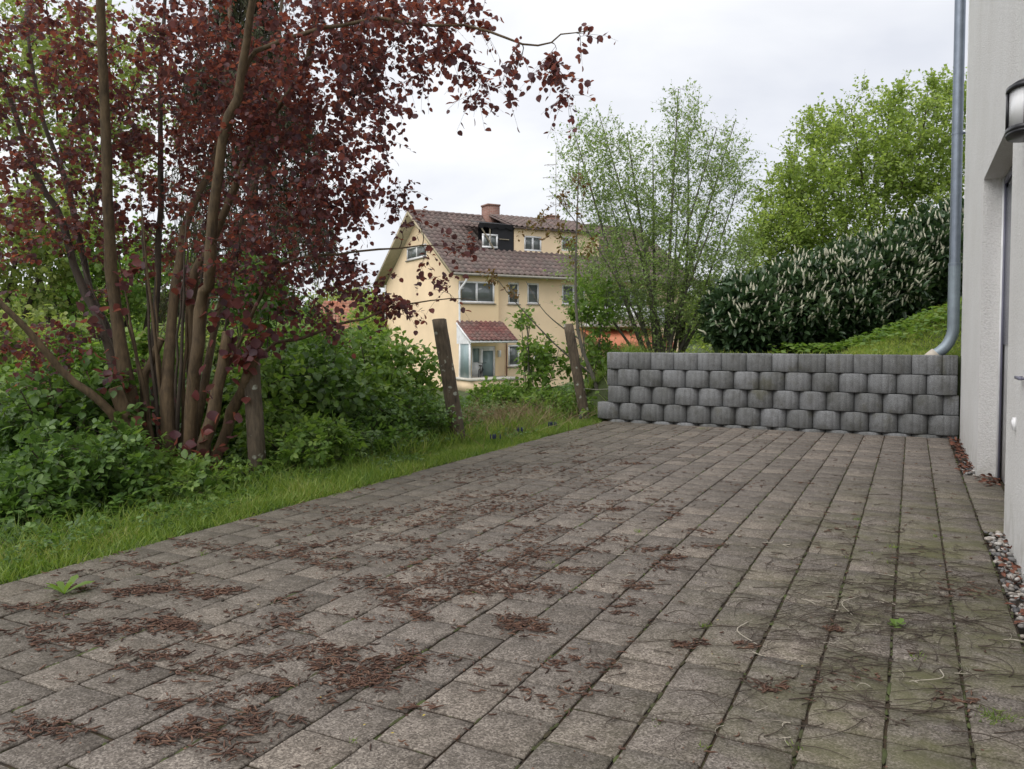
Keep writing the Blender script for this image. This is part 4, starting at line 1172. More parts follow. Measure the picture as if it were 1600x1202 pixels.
# leafy shrub climbing near post 2
for (x, y, z, rx, rz, n, lab) in ((850, 565, 11.6, 40, 36, 60, 'bright green shrub growing between the two leaning posts'), (822, 520, 11.4, 14, 50, 14, 'slender green upright shrub against the yellow house corner'), (925, 480, 11.4, 40, 50, 50, 'light green shrub left of the willow above the leaning post'), (935, 560, 11.6, 30, 50, 50, 'green shrub beside the left end of the block wall')):
    b_ = P(x, 640, z); b_[2] = gz(b_[0], b_[1])
    plant('green_shrub', lab, 'shrub', b_, [P(x + d, y - rz * .6, z) for d in (-rx * .6, 0, rx * .6, rx * .2)], blob(rng, [C(x, y, z, rx, .6, rz, n)]), 'fresh', L_OV, 'bark_grey', .015, .004, sub=3, sublen=.2, nleaf=7, lsize=(.05, .085), up_bias=.5, droop=.2)

# hazel tree behind the hedge
base = P(1370, 420, 17.5); base[2] = gz(base[0], base[1])
tips = [P(x, y, z) for x, y, z in ((1230, 260, 17), (1270, 200, 17.5), (1330, 170, 17), (1390, 140, 17.5), (1450, 150, 17), (1500, 130, 17.5), (1220, 330, 16.6), (1420, 240, 16.5), (1300, 260, 18.5), (1540, 220, 17))]
att = blob(rng, [C(1330, 270, 17, 110, 1.8, 95, 230), C(1250, 320, 16.8, 75, 1.5, 80, 130), C(1440, 230, 17, 100, 1.8, 90, 220), C(1210, 380, 16.5, 50, 1.2, 60, 70), C(1330, 380, 16.5, 150, 1.4, 60, 190), C(1480, 330, 16.5, 90, 1.4, 80, 120), C(1290, 200, 17.2, 40, 1, 30, 26), C(1400, 160, 17.2, 70, 1, 30, 34), C(1500, 170, 17, 50, 1.5, 40, 40)])
plant('hazel_tree', 'broad fresh green hazel tree rising behind the flowering hedge', 'tree', base, tips, att, 'hazel', L_D, 'bark_dark', .07, .012,
      sub=6, sublen=.42, nleaf=9, lsize=(.050, .095), up_bias=.6, droop=.1, r_k=.006, r_lo=.005, wid=1.4)

# laurel hedge in three bushes
def laurel(x, y, z, rx, ry, rz, label, nfl, n=9000):
    rng = np.random.RandomState(int(x))
    c = P(x, y, z); g = gz(c[0], c[1]); base = np.array([c[0], c[1], g])
    t = thing('laurel_bush', label, 'hedge', tuple(base), 0, 'flowering laurel hedge bushes behind the block wall')
    R = np.array([rx / FPX * z, ry, rz / FPX * z]); cc = c - base
    q = MB()
    for k in range(7):
        e = nrm(rng.normal(size=3) + [0, 0, 1]) * R * .8 + cc; tubes(q, smooth_line([np.array([rng.normal() * .15, rng.normal() * .15, -.05]), (e + cc * .3) * .5, e], 7)[None], np.linspace(.03, .006, 7)[None], 5)
    q.obj('stem', M['bark_dark'], t)
    v = nrm(rng.normal(size=(n, 3))); lump = 1 + .09 * np.sin(v[:, 0] * 7 + x) * np.cos(v[:, 2] * 6) + .07 * np.sin(v[:, 1] * 11 + v[:, 2] * 9)
    rr_ = (rng.uniform(0, 1, n) ** .28) * lump
    pz = cc + v * R * rr_[:, None]; keep = pz[:, 2] > -.05
    pz, v = pz[keep], v[keep]; m = len(pz)
    q = MB(); d = nrm(v * .5 + rng.normal(size=(m, 3)) * .7 + [0, 0, .45]); leaves(q, L_LA, pz, d, nrm(rng.normal(size=(m, 3)) * .5 + [0, 0, 1]), rng.uniform(.09, .15, m))
    q.obj('crown', M['laurel'], t, kind='stuff')
    # racemes
    v = nrm(rng.normal(size=(nfl * 4, 3)) * [1, 1, .9] + [0, -.5, .25]); v = v[(v[:, 1] < .5) & (v[:, 2] > -.45)][:nfl]; m = len(v)
    lump = 1 + .09 * np.sin(v[:, 0] * 7 + x) * np.cos(v[:, 2] * 6) + .07 * np.sin(v[:, 1] * 11 + v[:, 2] * 9)
    b0 = cc + v * R * (lump * rng.uniform(.93, 1.03, m))[:, None]
    d = nrm(np.array([0, 0, 1.]) + v * .45 + rng.normal(size=(m, 3)) * .32); L = rng.uniform(.045, .125, m)
    tt = np.array([0, .25, .6, 1.]); PP = b0[:, None, :] + d[:, None, :] * (tt[None, :, None] * L[:, None, None]); RR = np.array([.006, .014, .011, .003])[None] * np.ones((m, 1))
    q = MB(); tubes(q, PP, RR, 5, wob=.35); q.obj('flower_spikes', M['flower'], t, kind='stuff')
    return t
for (x, y, z, rz, nf, lab) in ((1168, 497, 11.0, 62, 170, 'dark laurel bush at the left end of the hedge beside the willow'), (1238, 482, 11.2, 76, 270, 'second laurel bush from the left end of the hedge, dark below'),
        (1308, 470, 11.4, 84, 330, 'laurel bush in the middle of the hedge full of cream flower spikes'), (1375, 448, 11.8, 82, 330, 'laurel bush of the hedge where the grass bank begins below it'),
        (1440, 420, 12.2, 82, 330, 'laurel bush of the hedge just left of the zinc downpipe'), (1508, 396, 12.6, 82, 260, 'highest laurel bush of the hedge directly behind the zinc downpipe')):
    laurel(x, y, z, 66, .75, rz, lab, nf, 8500)

# ------------------------------------------------------------------ undergrowth on the left
rng = np.random.RandomState(5)
shr = [ # px, py centre, z, rx, rz, n, leaf, template, lsize, label
 (60, 690, 6.2, 150, 75, 150, 'under', L_TR, (.09, .15), 'dark bramble thicket at the far left of the yard'),
 (190, 700, 6.6, 110, 80, 100, 'under', L_TR, (.09, .14), 'dark bramble thicket behind the purple hazel stems'),
 (20, 625, 7.5, 150, 50, 90, 'fresh', L_OV, (.06, .10), 'green thicket of twiggy bushes at the left frame edge'),
 (330, 650, 7.2, 120, 75, 110, 'under', L_OV, (.06, .10), 'green thicket seen between the hazel stems and the old post'),
 (480, 620, 7.4, 110, 90, 170, 'under', L_OV, (.055, .09), 'bushy green shrub right of the purple hazel'),
 (600, 590, 8.6, 90, 65, 170, 'fresh', L_OV, (.05, .085), 'lively green shrub left of the leaning lichen post'),
 (520, 550, 9.5, 110, 55, 130, 'fresh', L_OV, (.055, .09), 'green shrub below the orange roofed house'),
 (640, 660, 7.9, 60, 45, 100, 'under', L_TR, (.06, .10), 'low bramble patch at the foot of the lichen post'),
 (470, 700, 6.4, 80, 45, 110, 'fresh', L_TR, (.07, .11), 'leafy ground elder clump right of the dark old post'),
 (560, 690, 7.2, 80, 40, 100, 'under', L_TR, (.06, .10), 'bramble clump on the verge before the green shrub'),
 (230, 780, 5.3, 90, 38, 110, 'under', L_TR, (.08, .13), 'ground elder clump at the foot of the purple hazel'),
 (60, 790, 4.9, 110, 45, 150, 'under', L_TR, (.075, .12), 'ground elder clump at the lower left by the paving'),
 (800, 630, 11.0, 85, 32, 170, 'fresh', L_OV, (.05, .08), 'rounded light green mound below the yellow house porch'),
 (870, 640, 10.4, 60, 28, 90, 'fresh', L_OV, (.04, .07), 'pale green scrub patch left of the second leaning post'),
 (40, 540, 10.5, 130, 60, 150, 'pale', L_OV, (.06, .10), 'pale yellow-green bush at the far left beyond the brambles'),
 (170, 560, 10.0, 110, 60, 150, 'fresh', L_OV, (.06, .10), 'light green bush seen between the left hazel stems'),
 (300, 560, 10.5, 110, 60, 140, 'pale', L_OV, (.055, .095), 'pale green bush seen through the middle hazel stems'),
 (420, 540, 10.8, 90, 60, 130, 'fresh', L_OV, (.055, .095), 'fresh green bush below the drooping conifer'),
 (250, 765, 5.35, 110, 32, 130, 'fresh', L_TR, (.05, .085), 'bright green leafy clump hiding the feet of the purple hazel stems'),
 (120, 640, 5.9, 110, 60, 90, 'under', L_OV, (.05, .09), 'twiggy green bush in front of the left hazel stems'),
 (420, 640, 6.9, 60, 90, 100, 'fresh', L_OV, (.05, .08), 'upright green bush directly behind the dark old post'),
 (540, 640, 8.0, 110, 70, 170, 'fresh', L_OV, (.045, .075), 'dense fresh green bush filling the gap left of the lichen post'),
 (130, 730, 5.1, 100, 50, 120, 'under', L_TR, (.07, .11), 'arching bramble clump below the low hazel limb'),
 (400, 450, 8.2, 60, 70, 60, 'under', L_OV, (.06, .10), 'green elder shrub poking through the purple leaves'),
]
for (x, y, z, rx, rz, n, lf_, tm, ls, lab) in shr:
    b_ = P(x, y + rz * .8, z); b_[2] = gz(b_[0], b_[1])
    a_ = blob(rng, [C(x, y, z, rx, .55, rz, n)]); a_[:, 2] = np.maximum(a_[:, 2], terrain(a_[:, 0], a_[:, 1]) + .05)
    tips = [P(x + d * rx, y - rz * (.5 + .3 * (k % 2)), z + (k - 2) * .2) for k, d in enumerate((-.8, -.4, 0, .4, .8))]
    plant('bramble_bush' if tm is L_TR else 'green_bush', lab, 'shrub', b_, tips, a_, lf_, tm, 'bark_dark', .014, .004, sub=3, sublen=.22, nleaf=6, lsize=ls, up_bias=.4, droop=.35, sides=5, wid=1.1)

# ground cover carpet on the slope
q = MB(); n = 26000
b = 1.5 + rng.uniform(0, 1, n) ** .8 * 14; a = -3.80 - np.abs(rng.normal(size=n)) * 2.6
x = a * CT + b * ST; y = b * CT - a * ST; keep = (y > 1.5) & ((b < 6.2) | (a < -4.1))
x, y, a = x[keep], y[keep], a[keep]; n = len(x)
hh = rng.uniform(.0, 1, n) * np.clip((-a - 3.9) * .35, .03, .38)
pos = np.stack([x, y, terrain(x, y) + hh], 1)
d = nrm(np.concatenate([rng.normal(size=(n, 2)), rng.normal(size=(n, 1)) * .3 - .1], 1))
leaves(q, L_TR, pos, d, nrm(rng.normal(size=(n, 3)) * .35 + [0, 0, 1]), rng.uniform(.05, .10, n))
n = 2600; b = rng.uniform(1, 11, n); a = -3.62 - np.abs(rng.normal(size=n)) * .3; kp = (np.sin(b * 2.7) + np.sin(b * 6.1 + a * 5) > .2) & (a < -3.6)
a, b = a[kp], b[kp]; n = len(a); x = a * CT + b * ST; y = b * CT - a * ST
leaves(q, L_TR, np.stack([x, y, terrain(x, y) + rng.uniform(.03, .09, n)], 1), nrm(np.concatenate([rng.normal(size=(n, 2)), rng.normal(size=(n, 1)) * .2], 1)), nrm(rng.normal(size=(n, 3)) * .35 + [0, 0, 1]), rng.uniform(.03, .06, n))
q.obj('ground_cover', M['under'], kind='stuff', label='leafy ground cover of brambles and ground elder on the slope', cat='ground cover')

# verge grass
q = MB(); n = 52000
b = -.5 + rng.uniform(0, 1, n) * 11.5; a = -3.43 - np.abs(rng.normal(size=n)) * .38 - .3 * (rng.uniform(size=n) < .25) * rng.uniform(size=n)
edge = .06 * np.sin(b * 3.1) + .04 * np.sin(b * 7.7 + 1)
a = a + np.where(a > -3.6, edge * .6 - .02, 0)
x = a * CT + b * ST; y = b * CT - a * ST; keep = (y > 1.2) & ~((a > -3.44) & (b > 9.3)); x, y, a, b = x[keep], y[keep], a[keep], b[keep]; n = len(x)
pos = np.stack([x, y, np.maximum(terrain(x, y), -.03)], 1)
h = rng.uniform(.025, .085, n) * (1 + 1.0 * sstep(-3.8, -4.3, a) + .5 * (np.sin(b * 1.7) > .5))
blades(q, pos, h, rng, rng.uniform(.0018, .0038, (n, 1)), .5)
q.obj('verge_grass', M['grass'], kind='stuff', label='short green grass verge along the left edge of the paving', cat='grass')
q = MB(); n = 26000                                # grass around posts and further back
b = 5.5 + rng.uniform(0, 1, n) * 9; a = -3.9 - rng.uniform(0, 1, n) ** 1.3 * 4
x = a * CT + b * ST; y = b * CT - a * ST
pos = np.stack([x, y, terrain(x, y)], 1); blades(q, pos, rng.uniform(.08, .26, n), rng, rng.uniform(.003, .006, (n, 1)), .45)
b = np.concatenate([rng.uniform(9.45, 11.5, 5000)]); a = rng.uniform(-4.3, -3.2, 5000)
x = a * CT + b * ST; y = b * CT - a * ST
blades(q, np.stack([x, y, terrain(x, y)], 1), rng.uniform(.08, .25, 5000), rng, .004, .6)
q.obj('rough_grass', M['grass'], kind='stuff', label='taller rough grass around the leaning posts', cat='grass')
q = MB(); n = 3200                                 # dry stalks
b = 8.5 + rng.normal(size=n) * .7; a = -4.7 + rng.normal(size=n) * .45
x = a * CT + b * ST; y = b * CT - a * ST
blades(q, np.stack([x, y, terrain(x, y)], 1), rng.uniform(.15, .5, n), rng, .003, .9)
q.obj('dry_stalks', M['dry'], kind='stuff', label='dry straw-coloured stalks between the two leaning posts', cat='stalks')
q = MB(); n = 42000                                # bank lawn
a = rng.uniform(-3.3, 2.2, n); b = 9.56 + rng.uniform(0, 1, n) * 3.6; kp = (a > -.7) | (rng.uniform(size=n) < .03); a, b = a[kp], b[kp]; n = len(a)
x = a * CT + b * ST; y = b * CT - a * ST
blades(q, np.stack([x, y, terrain(x, y)], 1), rng.uniform(.03, .09, n), rng, .004, .6)
s = NT('bright_moss_lawn'); g = s.n('NewGeometry'); M['lawn'] = s.bsdf(s.ramp(s.math('ADD', s.math('MULTIPLY', g.outputs['Random Per Island'], .4), s.math('MULTIPLY', s.noise(g.outputs['Position'], 2.4, 3), .6)), [(.25, (.13, .23, .03)), (.5, (.25, .33, .045)), (.75, (.38, .38, .08))]), .6, trans=(.3, .42, .06), tw=.35)
q.obj('bank_lawn', M['lawn'], kind='stuff', label='bright mossy lawn on the bank behind the block wall', cat='lawn')
# small broad leaves under the hedge
q = MB(); n = 1800
a = rng.uniform(-1.6, 1.6, n); b = 11.2 + rng.normal(size=n) * .35
x = a * CT + b * ST; y = b * CT - a * ST
leaves(q, L_RD, np.stack([x, y, terrain(x, y) + rng.uniform(.03, .14, n)], 1), nrm(np.concatenate([rng.normal(size=(n, 2)), -.1 * np.ones((n, 1))], 1)), nrm(rng.normal(size=(n, 3)) * .3 + [0, 0, 1]), rng.uniform(.04, .08, n))
q.obj('weed_fringe', M['fresh'], kind='stuff', label='broad-leaved weeds along the foot of the laurel hedge', cat='weeds')
# grape hyacinths
for (px, py, lab) in ((770, 694, 'blue grape hyacinth at the paving edge right of the lichen post'), (812, 682, 'blue grape hyacinth between the two leaning posts at the paving edge'), (863, 672, 'blue grape hyacinth clump left of the second leaning post'), (907, 660, 'blue grape hyacinths beside the foot of the second leaning post')):
    aa_, bb_ = ground_at(px, py + 3); base = AB(aa_, bb_, -.01); t = thing('grape_hyacinth', lab, 'flower', tuple(base))
    for k in range(6):
        o = np.array([rng.normal() * .03, rng.normal() * .03, 0]); q = MB(); r = MB(); tubes(r, np.array([o, o + [0, 0, .1]]), np.array([.002, .002]), 4)
        tubes(q, np.array([o + [0, 0, .07], o + [0, 0, .085], o + [0, 0, .105], o + [0, 0, .12]]), np.array([.004, .007, .006, .002]), 6)
        q.obj('flower', M['blueflower'], t); r.obj('stalk', M['grass'], t)

# ------------------------------------------------------------------ backdrop trees
def big_tree(name, label, x, y, z, rx, rz, ry, n, leaf, ls, tm=L_D, grd=None, bk='bark_dark', sub=3, nleaf=7, droop=.2, r0=.14, sublen=None):
    b_ = P(x, 528, z); b_[2] = gz(b_[0], b_[1])
    a_ = blob(rng, [C(x, y, z, rx, ry, rz, n), C(x - rx * .5, y - rz * .35, z, rx * .6, ry * .6, rz * .6, n // 4), C(x + rx * .5, y - rz * .25, z, rx * .6, ry * .6, rz * .6, n // 4)])
    a_[:, 2] = np.maximum(a_[:, 2], b_[2] + .3)
    tips = [P(x + rx * d, y - rz * e, z + f) for d, e, f in ((-.6, .5, .5), (-.25, .8, -.5), (.1, .9, .5), (.45, .7, -.3), (.7, .3, .3), (-.7, .0, 0))]
    return plant(name, label, 'tree', b_, tips, a_, leaf, tm, bk, r0, .02, sub=sub, sublen=sublen or .05 * z * .5, nleaf=nleaf, lsize=ls, up_bias=.3, droop=droop, r_k=.01, r_lo=.008, sides=6, wid=1.4)
big_tree('birch_tree', 'tall pale yellow-green tree far behind the purple hazel at the left', 110, 190, 24, 150, 230, 3, 240, 'pale', (.13, .22), sub=4, nleaf=7)
big_tree('ash_tree', 'pale green tree filling the left frame edge behind the brambles', -30, 400, 20, 170, 150, 3, 240, 'pale', (.11, .19), sub=4, nleaf=7)
big_tree('lime_tree', 'green tree behind the hazel stems left of the conifer', 190, 430, 22, 140, 90, 3, 170, 'fresh', (.12, .19), sub=4, nleaf=7)
# drooping conifer
x0, z0_ = 400, 13.5
b_ = P(x0, 560, z0_); b_[2] = gz(b_[0], b_[1]); base = b_
t = thing('weeping_conifer', 'tall drooping brown-green conifer behind the purple leaves', 'tree', tuple(base))
q = MB(); top = P(385, -260, z0_) - base; tubes(q, np.array([[0, 0, -.1], top * .5, top])[None], np.array([[.16, .09, .02]]), 8); q.obj('trunk', M['bark_dark'], t, smooth=True)
brm, ndl = MB(), MB(); PLc = []
for k in range(120):
    f_ = rng.uniform(.12, .98); an = rng.uniform(0, 2 * pi); L = (1 - f_) * 1.6 + .45
    s0 = top * f_; e = s0 + np.array([cos(an) * L, sin(an) * L, -.25 * L]); m_ = (s0 + e) / 2 + [0, 0, .12 * L]
    pl = smooth_line([s0, m_, e], 8); PLc.append(pl)
PLc = np.array(PLc); tubes(brm, PLc, np.linspace(.02, .006, 8)[None] * np.ones((len(PLc), 1)), 4)
hp = PLc[:, 2:].reshape(-1, 3); hp = np.repeat(hp, 8, 0) + rng.normal(size=(len(hp) * 8, 3)) * .07; nh = len(hp)
hl = rng.uniform(.25, .75, nh); tt = np.linspace(0, 1, 4)
sway = rng.normal(size=(nh, 1, 3)) * [.06, .06, 0]
HP = hp[:, None, :] + np.array([0, 0, -1.]) * (tt[None, :, None] * hl[:, None, None]) + sway * tt[None, :, None] ** 2
tubes(brm, HP, np.full((nh, 4), .004), 3)
npn = 9; u = rng.uniform(0, 3, (nh, npn)); i0 = np.minimum(u.astype(int), 2); fr_ = (u - i0)[..., None]; ar = np.arange(nh)[:, None]
np_ = (HP[ar, i0] * (1 - fr_) + HP[ar, i0 + 1] * fr_).reshape(-1, 3)
leaves(ndl, L_N, np_, nrm(rng.normal(size=np_.shape) * .6 + [0, 0, -1.]), nrm(rng.normal(size=np_.shape)), rng.uniform(.07, .15, len(np_)))
brm.obj('branches', M['bark_dark'], t, kind='stuff'); ndl.obj('crown', M['conifer'], t, kind='stuff')
# far trees by the houses
for (x, y, z, rx, rz, ry, n, lf_, lab) in ((590, 505, 46, 34, 42, 3, 110, 'hazel', 'yellow-green tree directly left of the yellow house'), (545, 490, 70, 60, 40, 4, 110, 'pale', 'pale distant tree behind the orange roofed house'), (450, 510, 50, 50, 35, 3, 90, 'fresh', 'distant green tree left of the orange roofed house'),
        (1130, 500, 30, 60, 60, 3, 140, 'hazel', 'yellow-green tree between the willow and the laurel hedge'), (300, 520, 40, 110, 50, 4, 130, 'fresh', 'distant green tree behind the hazel stems'), (60, 500, 45, 130, 60, 4, 130, 'pale', 'distant pale tree above the pale grey house')):
    big_tree('distant_tree', lab, x, y, z, rx, rz, ry, n, lf_, (.16 * z / 40, .26 * z / 40), sub=3, nleaf=7, r0=.12, sublen=.02 * z)
q = MB(); n = 15000; an = rng.uniform(-.72, .72, n); R_ = rng.uniform(110, 150, n)
x = np.sin(an) * R_; y = np.cos(an) * R_; zt = terrain(x, y) + rng.uniform(0, 1, n) * (5 + 2.2 * np.sin(an * 9) + 1.4 * np.sin(an * 23))
leaves(q, L_D, np.stack([x, y, zt], 1), nrm(rng.normal(size=(n, 3))), nrm(rng.normal(size=(n, 3))), rng.uniform(.9, 1.9, n), np.full(n, 1.6))
q.obj('far_woodland', M['fresh'], kind='stuff', label='far-off wooded horizon behind the houses', cat='woodland')

# ------------------------------------------------------------------ litter on the paving
rng = np.random.RandomState(88)
cp = []
def clump(px, py, length, n, sp=.03, ang=None):
    a, b = ground_at(px, py); p = AB(a, b)[:2]
    d = rng.normal() * .35 if ang is None else ang
    n = int(n * 1.45); length *= 1.15
    for i in range(n):
        t = rng.uniform(-.5, .5) * length
        o = p + np.array([cos(d), sin(d)]) * t + np.array([-sin(d), cos(d)]) * (rng.normal() * sp + .04 * sin(t * 14 + px)) + rng.normal(size=2) * sp * .4
        cp.append((o[0], o[1], abs(rng.normal()) * .004 + .004 if n > 30 else .004))
for q_ in ((820, 985, .16, 120, .04), (570, 1050, .30, 150, .05), (560, 1085, .14, 70, .035), (440, 1035, .40, 120, .03, .15), (260, 930, .35, 110, .035), (220, 930, .2, 40, .03), (340, 935, .12, 60, .025), (60, 1150, .18, 60, .03),
           (250, 1155, .12, 60, .03), (330, 1165, .25, 60, .03), (380, 1140, .12, 40, .03), (370, 1095, .22, 40, .02), (220, 990, .3, 70, .02), (260, 985, .2, 50, .02), (230, 1030, .2, 50, .02), (190, 1060, .1, 20, .02),
           (600, 920, .35, 90, .05), (640, 940, .25, 60, .04), (760, 915, .4, 110, .06), (830, 930, .2, 60, .05), (700, 900, .4, 90, .05), (790, 880, .35, 80, .05), (870, 865, .3, 60, .05), (850, 840, .35, 70, .06), (780, 780, .6, 110, .10), (860, 800, .5, 80, .09),
           (700, 800, .7, 110, .10), (620, 820, .8, 100, .09), (560, 850, .7, 90, .07), (640, 870, .6, 90, .06), (520, 800, .6, 60, .08), (760, 740, .9, 90, .14), (860, 740, .7, 70, .14), (930, 760, .5, 50, .10), (950, 725, .6, 45, .12), (880, 700, .6, 40, .14), (480, 880, .5, 80, .04), (420, 870, .3, 60, .05), (330, 860, .4, 50, .04),
           (970, 800, .12, 40, .03), (950, 850, .2, 30, .03), (1010, 860, .2, 34, .03), (1055, 875, .08, 40, .03), (1040, 890, .1, 26, .02), (1000, 925, .1, 20, .02), (980, 950, .1, 12, .02), (900, 900, .15, 40, .03), (1080, 1012, .10, 30, .015, -.1), (1180, 1012, .06, 14, .014), (1205, 1078, .1, 22, .015), (1315, 998, .05, 22, .014),
           (1095, 835, .15, 20, .03), (1110, 855, .15, 16, .03), (1050, 800, .2, 22, .04), (1260, 757, .1, 10, .02), (1300, 1070, .3, 16, .02), (1500, 1095, .14, 16, .02), (1545, 930, .3, 20, .02), (1500, 930, .3, 16, .02), (1180, 760, .3, 12, .05), (1320, 830, .2, 10, .02), (100, 1005, .3, 40, .03), (40, 960, .3, 50, .03), (90, 960, .2, 30, .03), (30, 990, .2, 30, .03), (110, 925, .15, 30, .02), (440, 970, .08, 14, .015), (650, 970, .1, 30, .02), (740, 1050, .08, 8, .02), (650, 1120, .08, 10, .01), (880, 1045, .1, 18, .015), (940, 1045, .08, 12, .015)):
    clump(*q_)
for _ in range(190):
    clump(rng.uniform(60, 1050), 700 + rng.uniform(0, 1) ** 1.5 * 430, rng.uniform(.06, .25), rng.randint(4, 16), .02)
for _ in range(1000):
    a = rng.uniform(-3.3, .3); b = rng.uniform(1.2, 9.1)
    if a > -.9 and rng.uniform() < .35: continue
    if rng.uniform() < .35: a = .355 - .2 * round((.355 - a) / .2) + rng.normal() * .006
    w_ = AB(a, b); cp.append((w_[0], w_[1], .004))
cp = np.array(cp); aa_, bb_ = toAB(cp[:, 0], cp[:, 1]); cp = cp[(aa_ > -3.44) & (aa_ < .35) & (bb_ < 9.25)]
n = len(cp); an = rng.normal(size=n) * .7 + np.where(rng.uniform(size=n) < .25, pi / 2, 0); L = rng.uniform(.018, .056, n) * np.where(rng.uniform(size=n) < .1, .5, 1)
cv = rng.normal(size=n) * 1.1; tt = np.linspace(-1, 1, 5)
th = an[:, None] + cv[:, None] * tt[None] * .5
dx = np.cumsum(np.cos(th), 1) / 5 * L[:, None]; dy = np.cumsum(np.sin(th), 1) / 5 * L[:, None]
PP = np.stack([cp[:, 0:1] + dx - dx.mean(1, keepdims=True), cp[:, 1:2] + dy - dy.mean(1, keepdims=True), cp[:, 2:3] + rng.uniform(-.001, .003, (n, 5))], 2)
q = MB(); tubes(q, PP, np.array([.0012, .0024, .0027, .0023, .0009])[None] * rng.uniform(.8, 1.15, (n, 1)), 5, wob=.2)
q.obj('fallen_catkins', M['catkin'], smooth=True, kind='stuff', label='reddish brown fallen catkins strewn in drifts over the pavers', cat='litter')
# fine brown crumbs
n = 5200; a = rng.uniform(-3.4, .33, n); b = 1.2 + rng.uniform(0, 1, n) * 7.6
idx = rng.randint(0, len(cp), n); near = rng.uniform(size=n) < .6
x = np.where(near, cp[idx, 0] + rng.normal(size=n) * .05, a * CT + b * ST); y = np.where(near, cp[idx, 1] + rng.normal(size=n) * .05, b * CT - a * ST)
aa_, bb_ = toAB(x, y); k_ = (aa_ > -3.44) & (aa_ < .35) & (bb_ < 9.25); x, y = x[k_], y[k_]; n = len(x)
q = MB(); leaves(q, L_D, np.stack([x, y, np.full(n, .0035)], 1), nrm(np.concatenate([rng.normal(size=(n, 2)), rng.normal(size=(n, 1)) * .2], 1)), nrm(rng.normal(size=(n, 3)) * .3 + [0, 0, 1]), rng.uniform(.004, .013, n))
q.obj('brown_crumbs', M['catkin'], kind='stuff', label='fine brown bud scales and crumbs over the pavers', cat='litter')

# thin twigs at the right
q = MB(); q2 = MB()
for i in range(560):
    if i < 430: px, py = 1400 + rng.normal() * 130, 960 + rng.normal() * 75
    else: px, py = rng.uniform(960, 1560), rng.uniform(800, 1190)
    py = max(py, 760); a, b = ground_at(px, py)
    if a > .40 or a < -2 or b < .9 or b > 8: continue
    p = AB(a, b, .005); d = rng.normal() * .6 + (pi if rng.uniform() < .5 else 0); L = rng.uniform(.08, .32); c = rng.normal() * 1.3
    tt = np.linspace(0, 1, 7); th = d + c * tt
    P3 = np.stack([p[0] + np.cumsum(np.cos(th)) / 7 * L, p[1] + np.cumsum(np.sin(th)) / 7 * L, .004 + np.abs(rng.normal()) * .007 * np.sin(tt * pi)], 1)
    r = rng.uniform(.0009, .0021)
    tgt = q if rng.uniform() > .05 else q2
    if tgt is q2: P3 = p + (P3 - p) * .3
    tubes(tgt, P3, np.linspace(r, r * .45, 7), 4)
    if rng.uniform() < .6:
        for _ in range(rng.randint(1, 4)):
            k = rng.randint(1, 5); th2 = th[k] + rng.choice([-1, 1]) * rng.uniform(.4, .9); l2 = L * rng.uniform(.15, .4); t4 = np.linspace(0, 1, 4)
            tubes(tgt, np.stack([P3[k, 0] + np.cos(th2 + t4 * .4) * t4 * l2, P3[k, 1] + np.sin(th2 + t4 * .4) * t4 * l2, P3[k, 2] + t4 * .002], 1), np.linspace(r * .6, r * .3, 4), 3)
q.obj('fallen_twigs', M['twig'], kind='stuff', label='thin dark twigs scattered over the pavers at the right', cat='twigs')
q2.obj('bleached_twigs', M['pale_twig'], kind='stuff', label='a few short bleached twigs among the dark ones', cat='twigs')
def one_twig(px0, py0, px1, py1, bow, r, m, label):
    p0 = AB(*ground_at(px0, py0), .005); p1 = AB(*ground_at(px1, py1), .005); n_ = np.array([-(p1 - p0)[1], (p1 - p0)[0], 0])
    pl = smooth_line([p0, (p0 + p1) / 2 + n_ * bow + [0, 0, .006], p1], 9); q = MB(); tubes(q, pl, np.linspace(r, r * .5, 9), 5, cap=True)
    q.obj('fallen_twig', M[m], smooth=True, label=label, cat='twig')
one_twig(1174, 980, 1190, 1017, -.25, .0025, 'pale_twig', 'short curved pale peeled twig lying on the middle right pavers')
one_twig(1478, 1055, 1440, 1075, .3, .0022, 'pale_twig', 'pale hooked twig lying near the right grass tuft')
one_twig(1345, 940, 1340, 970, -.2, .002, 'pale_twig', 'pale upright twig left of the small green weed')
one_twig(1000, 1035, 700, 1040, .0, .0001, 'twig', 'x') if False else None
one_twig(1240, 1105, 1375, 1118, .12, .0022, 'twig', 'long dark forked twig across the lower right pavers')
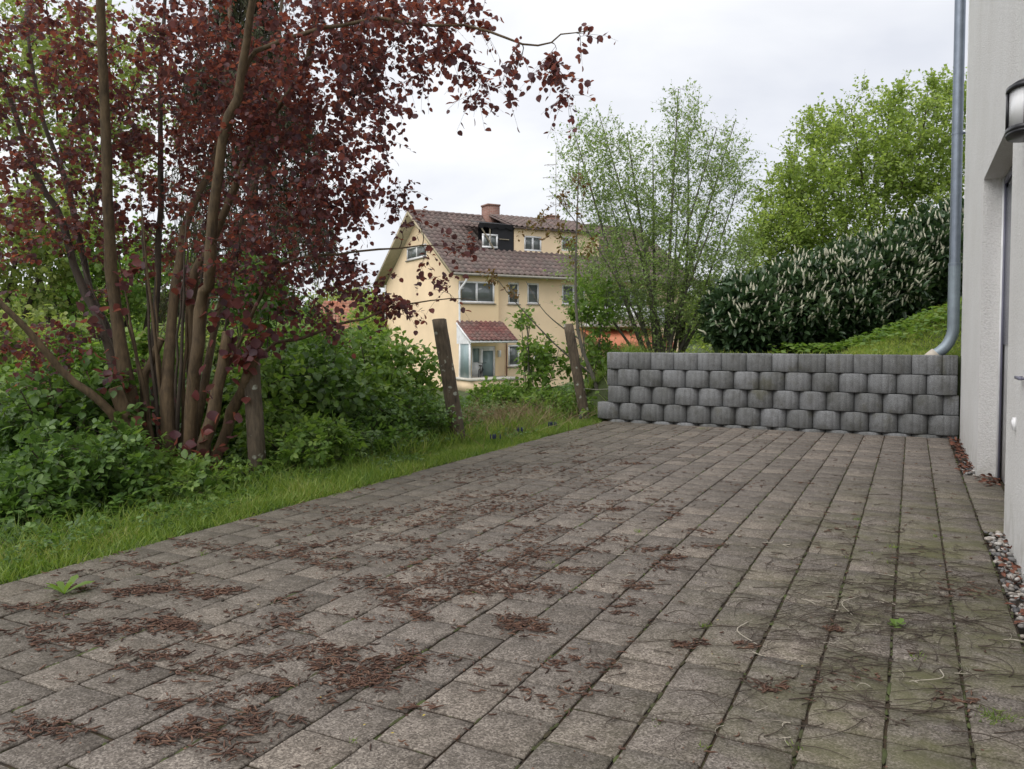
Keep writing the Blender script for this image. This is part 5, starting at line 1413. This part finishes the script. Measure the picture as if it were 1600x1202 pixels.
# fallen brown leaves at the wall foot
n = 340; q = MB()
b = np.concatenate([rng.uniform(7.0, 9.3, 210), rng.uniform(6.4, 6.9, 50), rng.uniform(3.2, 4.9, 80)]); a = np.concatenate([rng.uniform(.36, .45, 210), rng.uniform(.47, .58, 50), rng.uniform(.37, .45, 80)])
x = a * CT + b * ST; y = b * CT - a * ST
leaves(q, L_LA, np.stack([x, y, rng.uniform(.0, .02, n)], 1), nrm(np.concatenate([rng.normal(size=(n, 2)), rng.normal(size=(n, 1)) * .25], 1)), nrm(rng.normal(size=(n, 3)) * .5 + [0, 0, 1]), rng.uniform(.025, .06, n))
q.obj('fallen_leaves', M['redleaf'], kind='stuff', label='dry brown leaves gathered along the foot of the house wall', cat='leaves')
n = 36; q = MB(); pts = np.array([AB(rng.uniform(-2.5, .2), rng.uniform(1.3, 6), .005) for _ in range(n)])
leaves(q, L_D, pts, nrm(np.concatenate([rng.normal(size=(n, 2)), np.zeros((n, 1))], 1)), np.tile([0, 0, 1.], (n, 1)), rng.uniform(.006, .014, n))
q.obj('yellow_bits', M['yellowbit'], kind='stuff', label='tiny yellow leaf bits on the pavers', cat='litter')

# weeds in the paving
def weed(px, py, n, L, name, label, tm, w=1.0):
    base = AB(*ground_at(px, py), .0); t = thing(name, label, 'weed', tuple(base))
    for k in range(n):
        q = MB(); an = 2 * pi * k / n + rng.uniform(-.3, .3); l = L * rng.uniform(.7, 1.1); el = rng.uniform(.35, 1.0)
        d = np.array([cos(an) * cos(el), sin(an) * cos(el), sin(el)])
        # leaf as bent strip of three sections
        sd_ = np.array([-sin(an), cos(an), 0]); V = []
        for u, ww in ((0, .02), (.25, .05), (.45, .11), (.65, .10), (.8, .13), (1, .0)):
            c = d * u * l + np.array([0, 0, -.25 * u * u * l]); V += [c - sd_ * ww * l * w, c + sd_ * ww * l * w + [0, 0, .001]]
        q.add(V, [[2 * i, 2 * i + 1, 2 * i + 3, 2 * i + 2] for i in range(5)]); q.obj('leaf', M['fresh'], t)
weed(92, 933, 8, .13, 'dandelion_plant', 'young dandelion plant growing from a joint at the left', None)
weed(1408, 985, 8, .045, 'seedling', 'small round-leaved green weed in a joint among the twigs', None, 2.6)
print('objects', len(scene.objects))
